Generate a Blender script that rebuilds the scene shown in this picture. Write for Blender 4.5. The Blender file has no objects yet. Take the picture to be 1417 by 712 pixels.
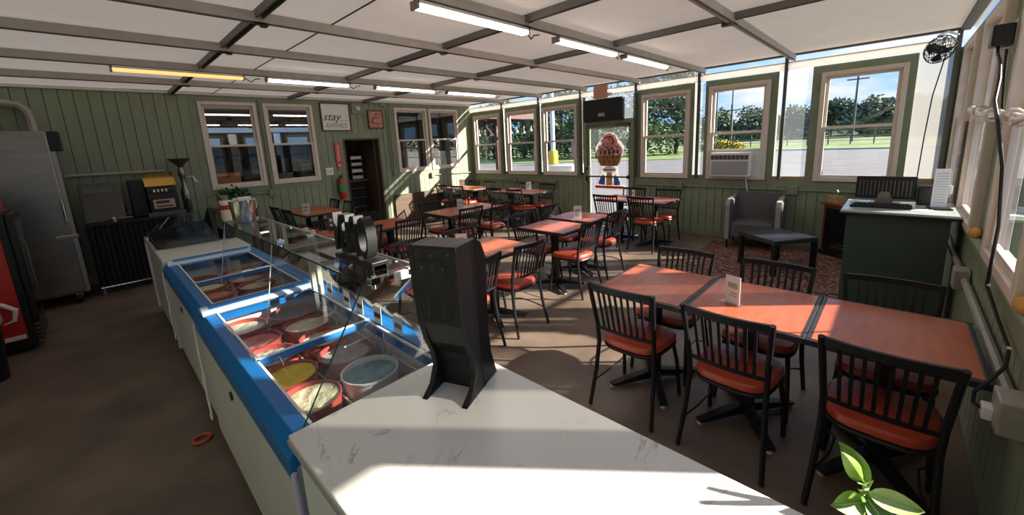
import bpy, math, random
from mathutils import Vector, Matrix
S = bpy.context.scene
COL = S.collection
rnd = random.Random(7)

# ------------------------------------------------------------------ camera
W_PX, H_PX = 1417, 712
YAW, PIT, ROL = math.radians(44.0846), math.radians(-10.7465), math.radians(-2.7669)
FPX, CX, CY, CAM_H = 551.9, 708.0, 303.7, 1.75
F = Vector((math.cos(PIT)*math.cos(YAW), math.cos(PIT)*math.sin(YAW), math.sin(PIT)))
r0 = Vector((math.sin(YAW), -math.cos(YAW), 0)); u0 = r0.cross(F)
r = r0*math.cos(ROL)+u0*math.sin(ROL); u = -r0*math.sin(ROL)+u0*math.cos(ROL)
cam = bpy.data.cameras.new('camera'); camo = bpy.data.objects.new('camera', cam); COL.objects.link(camo)
m = Matrix((r, u, -F)).transposed().to_4x4(); m.translation = (0, 0, CAM_H); camo.matrix_world = m
cam.sensor_fit = 'HORIZONTAL'; cam.sensor_width = 36; cam.lens = 36*FPX/W_PX
cam.shift_x = 0.0; cam.shift_y = -(H_PX/2-CY)/W_PX
cam.clip_start = 0.02; cam.clip_end = 600
S.camera = camo

# ------------------------------------------------------------------ view, world, sun
S.view_settings.view_transform = 'Standard'; S.view_settings.look = 'None'
S.view_settings.gamma = 1; S.view_settings.use_curve_mapping = False
S.view_settings.exposure = 1.05
world = bpy.data.worlds.new('sky'); S.world = world; world.use_nodes = True
nt = world.node_tree; N = nt.nodes; L = nt.links; N.clear()
out = N.new('ShaderNodeOutputWorld'); bg = N.new('ShaderNodeBackground'); L.new(bg.outputs[0], out.inputs[0])
tc = N.new('ShaderNodeTexCoord'); sx = N.new('ShaderNodeSeparateXYZ'); L.new(tc.outputs['Generated'], sx.inputs[0])
ramp = N.new('ShaderNodeValToRGB'); L.new(sx.outputs[2], ramp.inputs[0])
ramp.color_ramp.elements[0].position = 0.0; ramp.color_ramp.elements[0].color = (.23, .41, .64, 1)
ramp.color_ramp.elements[1].position = .6; ramp.color_ramp.elements[1].color = (.12, .28, .60, 1)
e = ramp.color_ramp.elements.new(.14); e.color = (.17, .35, .64, 1)
mp = N.new('ShaderNodeMapping'); mp.inputs['Scale'].default_value = (1, 1, 3.6); L.new(tc.outputs['Generated'], mp.inputs[0])
nz = N.new('ShaderNodeTexNoise'); nz.inputs['Scale'].default_value = 3.4; nz.inputs['Detail'].default_value = 7
nz.inputs['Roughness'].default_value = .58; L.new(mp.outputs[0], nz.inputs[0])
cr = N.new('ShaderNodeValToRGB'); cr.color_ramp.elements[0].position = .50; cr.color_ramp.elements[1].position = .66
L.new(nz.outputs[0], cr.inputs[0])
mx = N.new('ShaderNodeMix'); mx.data_type = 'RGBA'; L.new(cr.outputs[0], mx.inputs[0]); L.new(ramp.outputs[0], mx.inputs[6])
mx.inputs[7].default_value = (.52, .54, .58, 1); L.new(mx.outputs[2], bg.inputs[0])
bg.inputs[1].default_value = 0.95
SUN_AZ, SUN_EL = math.radians(129), math.radians(24.5)       # direction the light travels
sd = Vector((math.cos(SUN_AZ)*math.cos(SUN_EL), math.sin(SUN_AZ)*math.cos(SUN_EL), -math.sin(SUN_EL)))
sl = bpy.data.lights.new('sun_offscreen', 'SUN'); sl.energy = 10.2; sl.angle = math.radians(.9); sl.color = (1, .90, .77)
so = bpy.data.objects.new('sun_offscreen', sl); COL.objects.link(so); so.location = (15, -12, 12)
so.rotation_mode = 'QUATERNION'; so.rotation_quaternion = sd.to_track_quat('-Z', 'Y')
TUBE_E = 6.5

# ------------------------------------------------------------------ materials
MATS = {}
def mat(name, col, rough=.6, metal=0, spec=.5, noise=0, nscale=8, bump=0, bscale=60, stretch=(1, 1, 1), emit=None, estr=0, coat=0):
    if name in MATS: return MATS[name]
    mt = bpy.data.materials.new(name); mt.use_nodes = True; nt = mt.node_tree; b = nt.nodes['Principled BSDF']
    c4 = tuple(col)+(1,)
    b.inputs['Base Color'].default_value = c4; b.inputs['Roughness'].default_value = rough
    b.inputs['Metallic'].default_value = metal; b.inputs['Specular IOR Level'].default_value = spec
    if coat: b.inputs['Coat Weight'].default_value = coat; b.inputs['Coat Roughness'].default_value = .08
    if noise or bump:
        t = nt.nodes.new('ShaderNodeTexCoord'); mpn = nt.nodes.new('ShaderNodeMapping'); nt.links.new(t.outputs['Object'], mpn.inputs[0])
        mpn.inputs['Scale'].default_value = stretch
    if noise:
        n = nt.nodes.new('ShaderNodeTexNoise'); n.inputs['Scale'].default_value = nscale; n.inputs['Detail'].default_value = 5
        nt.links.new(mpn.outputs[0], n.inputs[0])
        mxn = nt.nodes.new('ShaderNodeMix'); mxn.data_type = 'RGBA'
        mr = nt.nodes.new('ShaderNodeMapRange'); mr.inputs[1].default_value = .3; mr.inputs[2].default_value = .7
        nt.links.new(n.outputs[0], mr.inputs[0]); nt.links.new(mr.outputs[0], mxn.inputs[0])
        mxn.inputs[6].default_value = tuple(c*(1-noise) for c in col)+(1,); mxn.inputs[7].default_value = tuple(min(1, c*(1+noise)) for c in col)+(1,)
        nt.links.new(mxn.outputs[2], b.inputs['Base Color'])
    if bump:
        n2 = nt.nodes.new('ShaderNodeTexNoise'); n2.inputs['Scale'].default_value = bscale; nt.links.new(mpn.outputs[0], n2.inputs[0])
        bn = nt.nodes.new('ShaderNodeBump'); bn.inputs['Strength'].default_value = bump; bn.inputs['Distance'].default_value = .01
        nt.links.new(n2.outputs[0], bn.inputs['Height']); nt.links.new(bn.outputs[0], b.inputs['Normal'])
    if emit:
        b.inputs['Emission Color'].default_value = tuple(emit)+(1,); b.inputs['Emission Strength'].default_value = estr
    MATS[name] = mt; return mt
def glassmat(name, tint=(1, 1, 1), base=.05, edge=.7, milk=0, milkcol=(.9, .92, .92), rough=.0):
    if name in MATS: return MATS[name]
    mt = bpy.data.materials.new(name); mt.use_nodes = True; nt = mt.node_tree; n = nt.nodes; l = nt.links; n.clear()
    o = n.new('ShaderNodeOutputMaterial'); tr = n.new('ShaderNodeBsdfTransparent'); tr.inputs[0].default_value = tuple(tint)+(1,)
    gl = n.new('ShaderNodeBsdfGlossy'); gl.inputs['Roughness'].default_value = rough
    lw = n.new('ShaderNodeLayerWeight'); lw.inputs[0].default_value = .5
    pw = n.new('ShaderNodeMath'); pw.operation = 'POWER'; pw.inputs[1].default_value = 4; l.new(lw.outputs['Facing'], pw.inputs[0])
    ma = n.new('ShaderNodeMath'); ma.operation = 'MULTIPLY_ADD'; ma.inputs[1].default_value = edge; ma.inputs[2].default_value = base; l.new(pw.outputs[0], ma.inputs[0])
    src = tr
    if milk:
        df = n.new('ShaderNodeBsdfTranslucent'); df.inputs[0].default_value = tuple(milkcol)+(1,)
        dd = n.new('ShaderNodeBsdfDiffuse'); dd.inputs[0].default_value = tuple(milkcol)+(1,)
        m0 = n.new('ShaderNodeMixShader'); m0.inputs[0].default_value = .35; l.new(df.outputs[0], m0.inputs[1]); l.new(dd.outputs[0], m0.inputs[2])
        m1 = n.new('ShaderNodeMixShader'); m1.inputs[0].default_value = milk; l.new(tr.outputs[0], m1.inputs[1]); l.new(m0.outputs[0], m1.inputs[2]); src = m1
    m2 = n.new('ShaderNodeMixShader'); l.new(ma.outputs[0], m2.inputs[0]); l.new(src.outputs[0], m2.inputs[1]); l.new(gl.outputs[0], m2.inputs[2]); l.new(m2.outputs[0], o.inputs[0])
    MATS[name] = mt; return mt
def fabric_ceiling():
    mt = bpy.data.materials.new('ceiling_fabric'); mt.use_nodes = True; nt = mt.node_tree; n = nt.nodes; l = nt.links; n.clear()
    o = n.new('ShaderNodeOutputMaterial'); d = n.new('ShaderNodeBsdfDiffuse'); t = n.new('ShaderNodeBsdfTranslucent')
    tcx = n.new('ShaderNodeTexCoord'); nz = n.new('ShaderNodeTexNoise'); nz.inputs['Scale'].default_value = 1.6; nz.inputs['Detail'].default_value = 6; l.new(tcx.outputs['Object'], nz.inputs[0])
    cr = n.new('ShaderNodeValToRGB'); cr.color_ramp.elements[0].position = .3; cr.color_ramp.elements[0].color = (.66, .585, .485, 1)
    cr.color_ramp.elements[1].position = .7; cr.color_ramp.elements[1].color = (.75, .675, .565, 1); l.new(nz.outputs[0], cr.inputs[0])
    l.new(cr.outputs[0], d.inputs[0]); t.inputs[0].default_value = (.80, .72, .64, 1)
    mx = n.new('ShaderNodeMixShader'); mx.inputs[0].default_value = .105; l.new(d.outputs[0], mx.inputs[1]); l.new(t.outputs[0], mx.inputs[2]); l.new(mx.outputs[0], o.inputs[0])
    return mt
def marble():
    mt = bpy.data.materials.new('marble_laminate'); mt.use_nodes = True; nt = mt.node_tree; n = nt.nodes; l = nt.links; b = n['Principled BSDF']
    tcx = n.new('ShaderNodeTexCoord'); w = n.new('ShaderNodeTexNoise'); w.inputs['Scale'].default_value = 5; w.inputs['Detail'].default_value = 8; l.new(tcx.outputs['Object'], w.inputs[0])
    nz = n.new('ShaderNodeTexNoise'); nz.inputs['Scale'].default_value = 2.6; nz.inputs['Detail'].default_value = 9; nz.inputs['Roughness'].default_value = .62; nz.inputs['Distortion'].default_value = 1.4; l.new(tcx.outputs['Object'], nz.inputs[0])
    sb = n.new('ShaderNodeMath'); sb.operation = 'SUBTRACT'; sb.inputs[1].default_value = .5; l.new(nz.outputs[0], sb.inputs[0])
    ab = n.new('ShaderNodeMath'); ab.operation = 'ABSOLUTE'; l.new(sb.outputs[0], ab.inputs[0])
    cr = n.new('ShaderNodeValToRGB'); cr.color_ramp.elements[0].position = .0; cr.color_ramp.elements[0].color = (1, 1, 1, 1); cr.color_ramp.elements[1].position = .016; cr.color_ramp.elements[1].color = (0, 0, 0, 1); l.new(ab.outputs[0], cr.inputs[0])
    c2 = n.new('ShaderNodeValToRGB'); c2.color_ramp.elements[0].position = .5; c2.color_ramp.elements[1].position = .66; l.new(w.outputs[0], c2.inputs[0])
    mu = n.new('ShaderNodeMath'); mu.operation = 'MULTIPLY'; l.new(cr.outputs[0], mu.inputs[0]); l.new(c2.outputs[0], mu.inputs[1])
    mx = n.new('ShaderNodeMix'); mx.data_type = 'RGBA'; l.new(mu.outputs[0], mx.inputs[0]); mx.inputs[6].default_value = (.72, .70, .66, 1); mx.inputs[7].default_value = (.30, .29, .27, 1)
    l.new(mx.outputs[2], b.inputs['Base Color']); b.inputs['Roughness'].default_value = .32
    return mt
def rugmat():
    mt = bpy.data.materials.new('rug_pattern'); mt.use_nodes = True; nt = mt.node_tree; n = nt.nodes; l = nt.links; b = n['Principled BSDF']
    tcx = n.new('ShaderNodeTexCoord'); v = n.new('ShaderNodeTexVoronoi'); v.inputs['Scale'].default_value = 6.5; v.inputs['Randomness'].default_value = .5
    mpr = n.new('ShaderNodeMapping'); mpr.inputs['Rotation'].default_value = (0, 0, .75); mpr.inputs['Scale'].default_value = (1.9, 1, 1); l.new(tcx.outputs['Object'], mpr.inputs[0]); l.new(mpr.outputs[0], v.inputs[0])
    cr = n.new('ShaderNodeValToRGB'); cr.color_ramp.interpolation = 'CONSTANT'
    cols = [(0, (.30, .20, .11)), (.2, (.20, .045, .035)), (.42, (.035, .022, .025)), (.52, (.24, .06, .045)), (.68, (.36, .25, .14)), (.8, (.05, .03, .03))]
    cr.color_ramp.elements[0].color = cols[0][1]+(1,); cr.color_ramp.elements[1].position = cols[1][0]; cr.color_ramp.elements[1].color = cols[1][1]+(1,)
    for p, c in cols[2:]:
        e = cr.color_ramp.elements.new(p); e.color = c+(1,)
    ml = n.new('ShaderNodeMath'); ml.operation = 'MULTIPLY'; ml.inputs[1].default_value = 1.6; l.new(v.outputs['Distance'], ml.inputs[0]); l.new(ml.outputs[0], cr.inputs[0])
    l.new(cr.outputs[0], b.inputs['Base Color']); b.inputs['Roughness'].default_value = .95
    return mt

M_GREEN = mat('green_paint', (.230, .268, .175), .55, noise=.16, nscale=3, bump=.15, bscale=40, stretch=(1, 1, .3))
M_GREENT = mat('green_trim', (.198, .234, .150), .5, noise=.12, nscale=4)
M_TRIM = mat('beige_vinyl', (.66, .57, .49), .45, noise=.05)
M_WHITE = mat('white_paint', (.72, .70, .67), .45, noise=.05)
M_WHITEP = mat('white_plastic', (.78, .77, .75), .35)
M_FLOOR = mat('brown_floor', (.150, .110, .083), .48, noise=.35, nscale=2.2, bump=.12, bscale=90)
M_BLACK = mat('black_metal', (.009, .009, .010), .45, spec=.32)
M_BLKP = mat('black_plastic', (.011, .011, .012), .38, spec=.32)
M_BLKC = mat('black_cloth', (.006, .006, .007), .9)
M_GREY = mat('galvanised_steel', (.36, .34, .31), .5, metal=.25, noise=.15, nscale=6)
M_CHAN = mat('channel_dark', (.10, .092, .082), .55, metal=.5)
M_STEEL = mat('stainless', (.25, .225, .20), .33, metal=.9, noise=.12, nscale=3, stretch=(1, 1, 4))
M_CHROME = mat('chrome', (.75, .75, .76), .12, metal=1)
M_WOOD = mat('table_laminate', (.42, .105, .050), .30, noise=.18, nscale=5, stretch=(1, 5, 1))
M_EDGE = mat('table_edge', (.02, .02, .024), .38)
M_SEAT = mat('seat_vinyl', (.44, .060, .028), .33, noise=.07)
M_BLUE = mat('freezer_blue', (.003, .150, .46), .30)
M_ACRY = glassmat('acrylic', (.97, .98, .98), .035, .6)
M_GLASS = glassmat('window_glass', (.95, .97, .97), .05, .8)
M_GLASSR = glassmat('window_glass_boosted', (.55, .57, .58), .30, .7)  # upper kitchen sashes: reflection boosted, tint darkens the view behind
M_GUARD = glassmat('guard_glass', (.86, .90, .90), .055, .8)
M_LID = glassmat('lid_glass', (.95, .97, .97), .045, .7)
M_FILM = glassmat('clear_film', (.92, .95, .96), .04, .5, milk=.26, milkcol=(.6, .66, .7), rough=.1)
M_MILK = glassmat('milky_film', (.95, .95, .93), .03, .4, milk=.86, milkcol=(.30, .30, .285), rough=.2)
M_SHADE = glassmat('shade_fabric', (1, 1, 1), .02, .1, milk=.97, milkcol=(.88, .85, .80), rough=.4)
M_CEIL = fabric_ceiling(); M_MARBLE = marble(); M_RUG = rugmat()
M_TUBE = mat('tube_light', (.9, .9, .9), .4, emit=(1, .95, .88), estr=TUBE_E)
M_TUBEW = mat('tube_light_warm', (.9, .8, .6), .4, emit=(1, .34, .09), estr=.95)
M_RED = mat('red_paint', (.50, .018, .016), .35)
M_RED2 = mat('dull_red', (.33, .05, .04), .5)
M_BROWN = mat('brown_wood', (.085, .052, .032), .6, noise=.25, nscale=5, stretch=(1, 1, 6))
M_PLY = mat('plywood', (.42, .24, .10), .7, noise=.15)
M_CARD = mat('cardboard', (.42, .17, .07), .8)
M_PAPER = mat('paper', (.78, .76, .73), .7)
M_INK = mat('ink', (.03, .03, .03), .7)
M_GREYF = mat('grey_upholstery', (.095, .088, .090), .9, noise=.15, nscale=40, bump=.2, bscale=200)
M_ARMF = mat('grey_arm_piping', (.30, .27, .24), .9, noise=.1, nscale=40)
M_PODG = mat('podium_green', (.045, .070, .056), .42, noise=.12, nscale=2)
M_PODT = mat('podium_top', (.40, .44, .41), .25, noise=.1, nscale=6)
M_COFT = mat('coffee_table_top', (.030, .030, .036), .30)
M_MAHO = mat('mahogany', (.17, .040, .022), .4, noise=.2, nscale=4, stretch=(6, 1, 1))
M_GOLD = mat('brass', (.70, .42, .10), .25, metal=1)
M_LEAF = mat('leaf', (.105, .235, .030), .45, noise=.3, nscale=12)
M_LEAFD = mat('leaf_dark', (.035, .095, .018), .5, noise=.3, nscale=12)
M_ASPH = mat('asphalt', (.145, .137, .138), .9, noise=.12, nscale=.8)
M_GRASS = mat('grass', (.150, .210, .055), .95, noise=.35, nscale=.7)
M_TREE = [mat('foliage_a', (.125, .170, .070), .8, noise=.4, nscale=.5), mat('foliage_b', (.160, .205, .085), .8, noise=.4, nscale=.5), mat('foliage_c', (.115, .155, .085), .8, noise=.4, nscale=.5)]
M_TRUNK = mat('bark', (.08, .055, .035), .9)
M_YELL = mat('yellow_flower', (.75, .52, .03), .8)
M_CREAM = mat('cream_ice', (.76, .66, .46), .6, noise=.12, nscale=25, bump=.5, bscale=30)
M_TUB = mat('tub_red', (.40, .055, .045), .5)
M_ORNG = mat('orange_rubber', (.55, .10, .03), .5)

# ------------------------------------------------------------------ mesh helpers
class G:
    def __init__(s): s.v = []; s.f = []
    def add(s, vs, fs):
        b = len(s.v); s.v += [tuple(p) for p in vs]; s.f += [tuple(i+b for i in f) for f in fs]; return s
    def box(s, x0, x1, y0, y1, z0, z1):
        x0, x1 = min(x0, x1), max(x0, x1); y0, y1 = min(y0, y1), max(y0, y1); z0, z1 = min(z0, z1), max(z0, z1)
        return s.add([(x0, y0, z0), (x1, y0, z0), (x1, y1, z0), (x0, y1, z0), (x0, y0, z1), (x1, y0, z1), (x1, y1, z1), (x0, y1, z1)],
                     [(0, 3, 2, 1), (4, 5, 6, 7), (0, 1, 5, 4), (1, 2, 6, 5), (2, 3, 7, 6), (3, 0, 4, 7)])
    def cbox(s, c, d): return s.box(c[0]-d[0]/2, c[0]+d[0]/2, c[1]-d[1]/2, c[1]+d[1]/2, c[2]-d[2]/2, c[2]+d[2]/2)
    def bar(s, p, q, w, h, up=(0, 0, 1)):          # box beam from p to q, w across, h along up
        p, q = Vector(p), Vector(q); d = (q-p).normalized(); up = Vector(up)
        if abs(d.dot(up)) > .98: up = Vector((0, 1, 0))
        a = d.cross(up).normalized()*w/2; b = a.cross(d).normalized()*h/2
        vs = [p-a-b, p+a-b, p+a+b, p-a+b, q-a-b, q+a-b, q+a+b, q-a+b]
        return s.add(vs, [(0, 1, 2, 3), (7, 6, 5, 4), (0, 4, 5, 1), (1, 5, 6, 2), (2, 6, 7, 3), (3, 7, 4, 0)])
    def cyl(s, p, q, r0_, r1_=None, n=12, cap=True):
        r1_ = r0_ if r1_ is None else r1_
        return s.tube([p, q], [r0_, r1_], n, cap)
    def tube(s, pts, rad, n=8, cap=True):
        pts = [Vector(p) for p in pts]; k = len(pts)
        rad = rad if isinstance(rad, (list, tuple)) else [rad]*k
        vs = []; fs = []; prev = None
        for i, p in enumerate(pts):
            d = (pts[min(i+1, k-1)]-pts[max(i-1, 0)]).normalized()
            if prev is None: a = d.cross(Vector((0, 0, 1)) if abs(d.z) < .9 else Vector((1, 0, 0))).normalized()
            else: a = (prev-d*prev.dot(d)).normalized()
            prev = a; b = d.cross(a)
            for j in range(n):
                t = 2*math.pi*j/n; vs.append(p+(a*math.cos(t)+b*math.sin(t))*rad[i])
        for i in range(k-1):
            for j in range(n):
                fs.append((i*n+j, i*n+(j+1) % n, (i+1)*n+(j+1) % n, (i+1)*n+j))
        if cap: fs += [tuple(range(n-1, -1, -1)), tuple((k-1)*n+j for j in range(n))]
        return s.add(vs, fs)
    def lathe(s, prof, c=(0, 0, 0), n=20, sx=1, sy=1, cap=True):
        vs = []; fs = []; k = len(prof)
        for (rr, z) in prof:
            for j in range(n):
                t = 2*math.pi*j/n; vs.append((c[0]+rr*math.cos(t)*sx, c[1]+rr*math.sin(t)*sy, c[2]+z))
        for i in range(k-1):
            for j in range(n): fs.append((i*n+j, i*n+(j+1) % n, (i+1)*n+(j+1) % n, (i+1)*n+j))
        if cap and prof[0][0] > 1e-5: fs.append(tuple(range(n-1, -1, -1)))
        if cap and prof[-1][0] > 1e-5: fs.append(tuple((k-1)*n+j for j in range(n)))
        return s.add(vs, fs)
    def prism(s, poly, axis, a0, a1):               # poly in the two other axes (cyclic order), extruded along axis
        def P(p, a):
            return {0: (a, p[0], p[1]), 1: (p[0], a, p[1]), 2: (p[0], p[1], a)}[axis]
        n = len(poly); vs = [P(p, a0) for p in poly]+[P(p, a1) for p in poly]
        fs = [tuple(range(n)), tuple(range(2*n-1, n-1, -1))]+[(i, (i+1) % n+0, (i+1) % n+n, i+n) for i in range(n)]
        return s.add(vs, fs)
    def sph(s, c, rx, ry=None, rz=None, n=12, k=8):
        ry = ry or rx; rz = rz or rx
        prof = [(math.sin(math.pi*i/k), -math.cos(math.pi*i/k)) for i in range(k+1)]
        vs = []; fs = []
        for rr, z in prof:
            for j in range(n):
                t = 2*math.pi*j/n; vs.append((c[0]+rx*rr*math.cos(t), c[1]+ry*rr*math.sin(t), c[2]+rz*z))
        for i in range(k):
            for j in range(n): fs.append((i*n+j, i*n+(j+1) % n, (i+1)*n+(j+1) % n, (i+1)*n+j))
        return s.add(vs, fs)
    def quad(s, a, b, c, d): return s.add([a, b, c, d], [(0, 1, 2, 3)])
    def xf(s, mtx):
        s.v = [tuple(mtx @ Vector(p)) for p in s.v]; return s

def obj(name, g, mt, parent=None, smooth=False, bevel=0, seg=2, kind=None):
    me = bpy.data.meshes.new(name); me.from_pydata(g.v, [], g.f); me.validate(); me.update()
    import bmesh
    bm = bmesh.new(); bm.from_mesh(me); bmesh.ops.recalc_face_normals(bm, faces=bm.faces); bm.to_mesh(me); bm.free()
    if smooth:
        me.shade_smooth(); me.set_sharp_from_angle(angle=math.radians(40))
    if mt: me.materials.append(mt)
    o = bpy.data.objects.new(name, me); COL.objects.link(o)
    if parent: o.parent = parent
    if bevel:
        b = o.modifiers.new('bevel', 'BEVEL'); b.width = bevel; b.segments = seg; b.limit_method = 'ANGLE'; b.angle_limit = math.radians(35)
    if kind: o['kind'] = kind
    return o
def tag(o, label, cat, group=None):
    o['label'] = label; o['category'] = cat
    if group: o['group'] = group
    return o
def thing(name, label, cat, loc=(0, 0, 0), rz=0, group=None):
    o = bpy.data.objects.new(name, None); COL.objects.link(o); o.empty_display_size = .1
    o.location = loc; o.rotation_euler = (0, 0, rz); return tag(o, label, cat, group)
def struct(name, g, mt, **k):
    o = obj(name, g, mt, **k); o['kind'] = 'structure'; return o
def sroot(name, loc=(0, 0, 0), rz=0):
    o = bpy.data.objects.new(name, None); COL.objects.link(o); o.location = loc; o.rotation_euler = (0, 0, rz); o['kind'] = 'structure'; return o
def dup(root, loc, rz, label, group=None):
    c = root.copy(); COL.objects.link(c); c.location = loc; c.rotation_euler = (0, 0, rz); c['label'] = label
    if group: c['group'] = group
    for ch in list(root.children):
        d = ch.copy(); COL.objects.link(d); d.parent = c
        for g2 in list(ch.children):
            e2 = g2.copy(); COL.objects.link(e2); e2.parent = d
    return c
def text(name, body, size, mt, parent, loc, rot, ext=.001, shear=0, align='CENTER', sxx=1):
    cu = bpy.data.curves.new(name, 'FONT'); cu.body = body; cu.size = size; cu.extrude = ext; cu.shear = shear; cu.align_x = align; cu.align_y = 'CENTER'; cu.resolution_u = 3
    t = bpy.data.objects.new(name+'_tmp', cu); COL.objects.link(t)
    dg = bpy.context.evaluated_depsgraph_get(); me = bpy.data.meshes.new_from_object(t.evaluated_get(dg))
    bpy.data.objects.remove(t); bpy.data.curves.remove(cu)
    me.materials.clear(); me.materials.append(mt)
    o = bpy.data.objects.new(name, me); COL.objects.link(o); o.parent = parent; o.location = loc; o.rotation_euler = rot; o.scale = (sxx, 1, 1)
    return o

# ================================================================== SETTING
XB, YA, YC, XR, HC = 7.31, 8.47, -.43, -1.7, 2.83
# ---- floor
struct('floor', G().box(XR-.1, XB+.12, YC-.12, 11.2, -.1, 0), M_FLOOR)

# ---- walls with openings: local frame x along the wall, y depth (room at -y), z up
def cells(x0, x1, z0, z1, holes):
    xs = sorted({x0, x1}|{min(max(h[0], x0), x1) for h in holes}|{min(max(h[1], x0), x1) for h in holes})
    outl = []
    for a, b in zip(xs, xs[1:]):
        if b-a < 1e-4: continue
        mid = (a+b)/2; cut = sorted((max(h[2], z0), min(h[3], z1)) for h in holes if h[0] < mid < h[1] and h[3] > z0 and h[2] < z1)
        z = z0
        for c0, c1 in cut:
            if c0 > z+1e-4: outl.append((a, b, z, c0))
            z = max(z, c1)
        if z < z1-1e-4: outl.append((a, b, z, z1))
    return outl
def wall(name, loc, rz, x0, x1, z0, z1, holes, mt, th=.1):
    g = G()
    for a, b, c, d in cells(x0, x1, z0, z1, holes): g.box(a, b, 0, th, c, d)
    o = struct(name, g, mt); o.location = loc; o.rotation_euler = (0, 0, rz); return o
def boards(parent, x0, x1, z0, z1, holes, pitch, start=0):
    x = x0+start; i = 0
    meshes = {}
    while x < x1-.01:
        e_ = min(x+pitch-.010, x1)
        for a, b, c, d in cells(x, e_, z0, z1, holes):
            if b-a < .012 or d-c < .02: continue
            key = (round(b-a, 4), round(d-c, 4))
            if key in meshes:
                o = bpy.data.objects.new('board', meshes[key]); COL.objects.link(o)
            else:
                o = obj('board', G().box(0, b-a, -.020, .002, 0, d-c), M_GREEN); meshes[key] = o.data
            o.parent = parent; o.location = (a, 0, c)
        x += pitch; i += 1

# wall A: the boarded wall at the back left (faces -Y)
A_WIN = [(1.38, 2.23, 1.21, 2.69), (2.335, 3.20, 1.21, 2.69), (5.0, 5.885, 1.21, 2.69), (5.945, 6.85, 1.21, 2.69)]
A_DOOR = (3.745, 4.565, -.01, 2.02)
wl = wall('wall_left', (0, YA+.014, 0), 0, XR, XB+.1, 0, HC, A_WIN+[A_DOOR], M_GREEN)
A_TRIM = [(1.27, 3.30, 1.11, HC), (3.64, 4.67, -.01, 2.13), (4.93, 6.96, 1.11, 2.79)]
boards(wl, XR, XB, 0, HC, A_TRIM, .142)
for t in A_TRIM:
    hs = [h for h in A_WIN+[A_DOOR] if h[0] > t[0]-.01 and h[1] < t[1]+.01]
    for a, b, c, d in cells(t[0], t[1], t[2], t[3], hs):
        obj('trim_board', G().box(a, b, -.026, .001, c, d), M_GREENT, wl)
# wall B: the window wall with the glass door (faces -X); local x = -worldY
RB = -math.pi/2
def ly(y): return -y
B_WINY = [(7.356, 8.332), (6.142, 7.099), (5.01, 5.942), (2.663, 3.552), (1.479, 2.362), (-.012, .87)]
B_WIN = [(ly(b), ly(a), 1.0, 2.52) for a, b in B_WINY]
DOOR_Y = (3.755, 4.76)
B_DOOR = (ly(DOOR_Y[1]), ly(DOOR_Y[0]), -.01, 2.05)
B_TRANS = (ly(4.80), ly(3.70), 2.13, 2.62)
B_GAP = [(ly(b), ly(a), 1.03, 2.62) for a, b in [(7.165, 7.285), (5.985, 6.10), (4.865, 4.95), (2.425, 2.60), (.975, 1.385), (-.405, -.085)]]
wf = wall('wall_front', (XB+.014, 0, 0), RB, ly(YA+.1), ly(YC-.1), 0, 2.62, B_WIN+[B_DOOR, B_TRANS]+B_GAP, M_GREENT, .1)
boards(wf, ly(YA), ly(YC), 0.10, .90, [(B_DOOR[0]-.08, B_DOOR[1]+.08, 0, 2)], .128)
for a, b in ((YC, DOOR_Y[0]-.08), (DOOR_Y[1]+.08, YA)):
    obj('trim_board', G().box(ly(b), ly(a), -.022, .001, .90, .985), M_GREENT, wf)
    obj('base_board', G().box(ly(b), ly(a), -.020, .001, .0, .10), M_GREENT, wf)
# wall C: the right-hand window wall (faces +Y); local x = -worldX
RC = math.pi
C_WINX = [(-1.45, -.55), (-.35, .30), (.66, 1.60), (2.50, 3.42), (4.02, 4.94), (5.45, 6.37)]
C_WIN = [(-b, -a, 1.0, 2.52) for a, b in C_WINX]
C_GAP = [(-b, -a, 1.03, 2.60) for a, b in [(1.70, 2.02), (2.12, 2.38), (3.58, 3.88), (5.05, 5.32), (6.50, 6.72), (6.86, 7.2)]]
wr = wall('wall_right', (0, YC-.014, 0), RC, -(XB+.1), -(XR-.1), 0, 2.62, C_WIN+C_GAP, M_GREENT, .1)
boards(wr, -XB, -XR, .0, .82, [], .128)
obj('trim_board', G().box(-XB, -XR, -.022, .001, .82, .985), M_GREENT, wr)
obj('sill', G().box(-XB, -XR, -.045, .10, .985, 1.005), M_GREEN, wr)
# wall behind the camera
struct('wall_rear', G().box(XR-.1, XR, YC-.1, YA+.1, 0, HC), M_GREEN)
# ---- kitchen behind wall A
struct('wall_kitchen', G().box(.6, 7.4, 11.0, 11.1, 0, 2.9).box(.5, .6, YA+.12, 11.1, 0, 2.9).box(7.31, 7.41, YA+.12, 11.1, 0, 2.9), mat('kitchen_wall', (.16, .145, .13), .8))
struct('ceiling_kitchen', G().box(.5, 7.41, YA+.02, 11.1, 2.84, 2.9), mat('kitchen_ceiling', (.13, .12, .11), .8))

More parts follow.
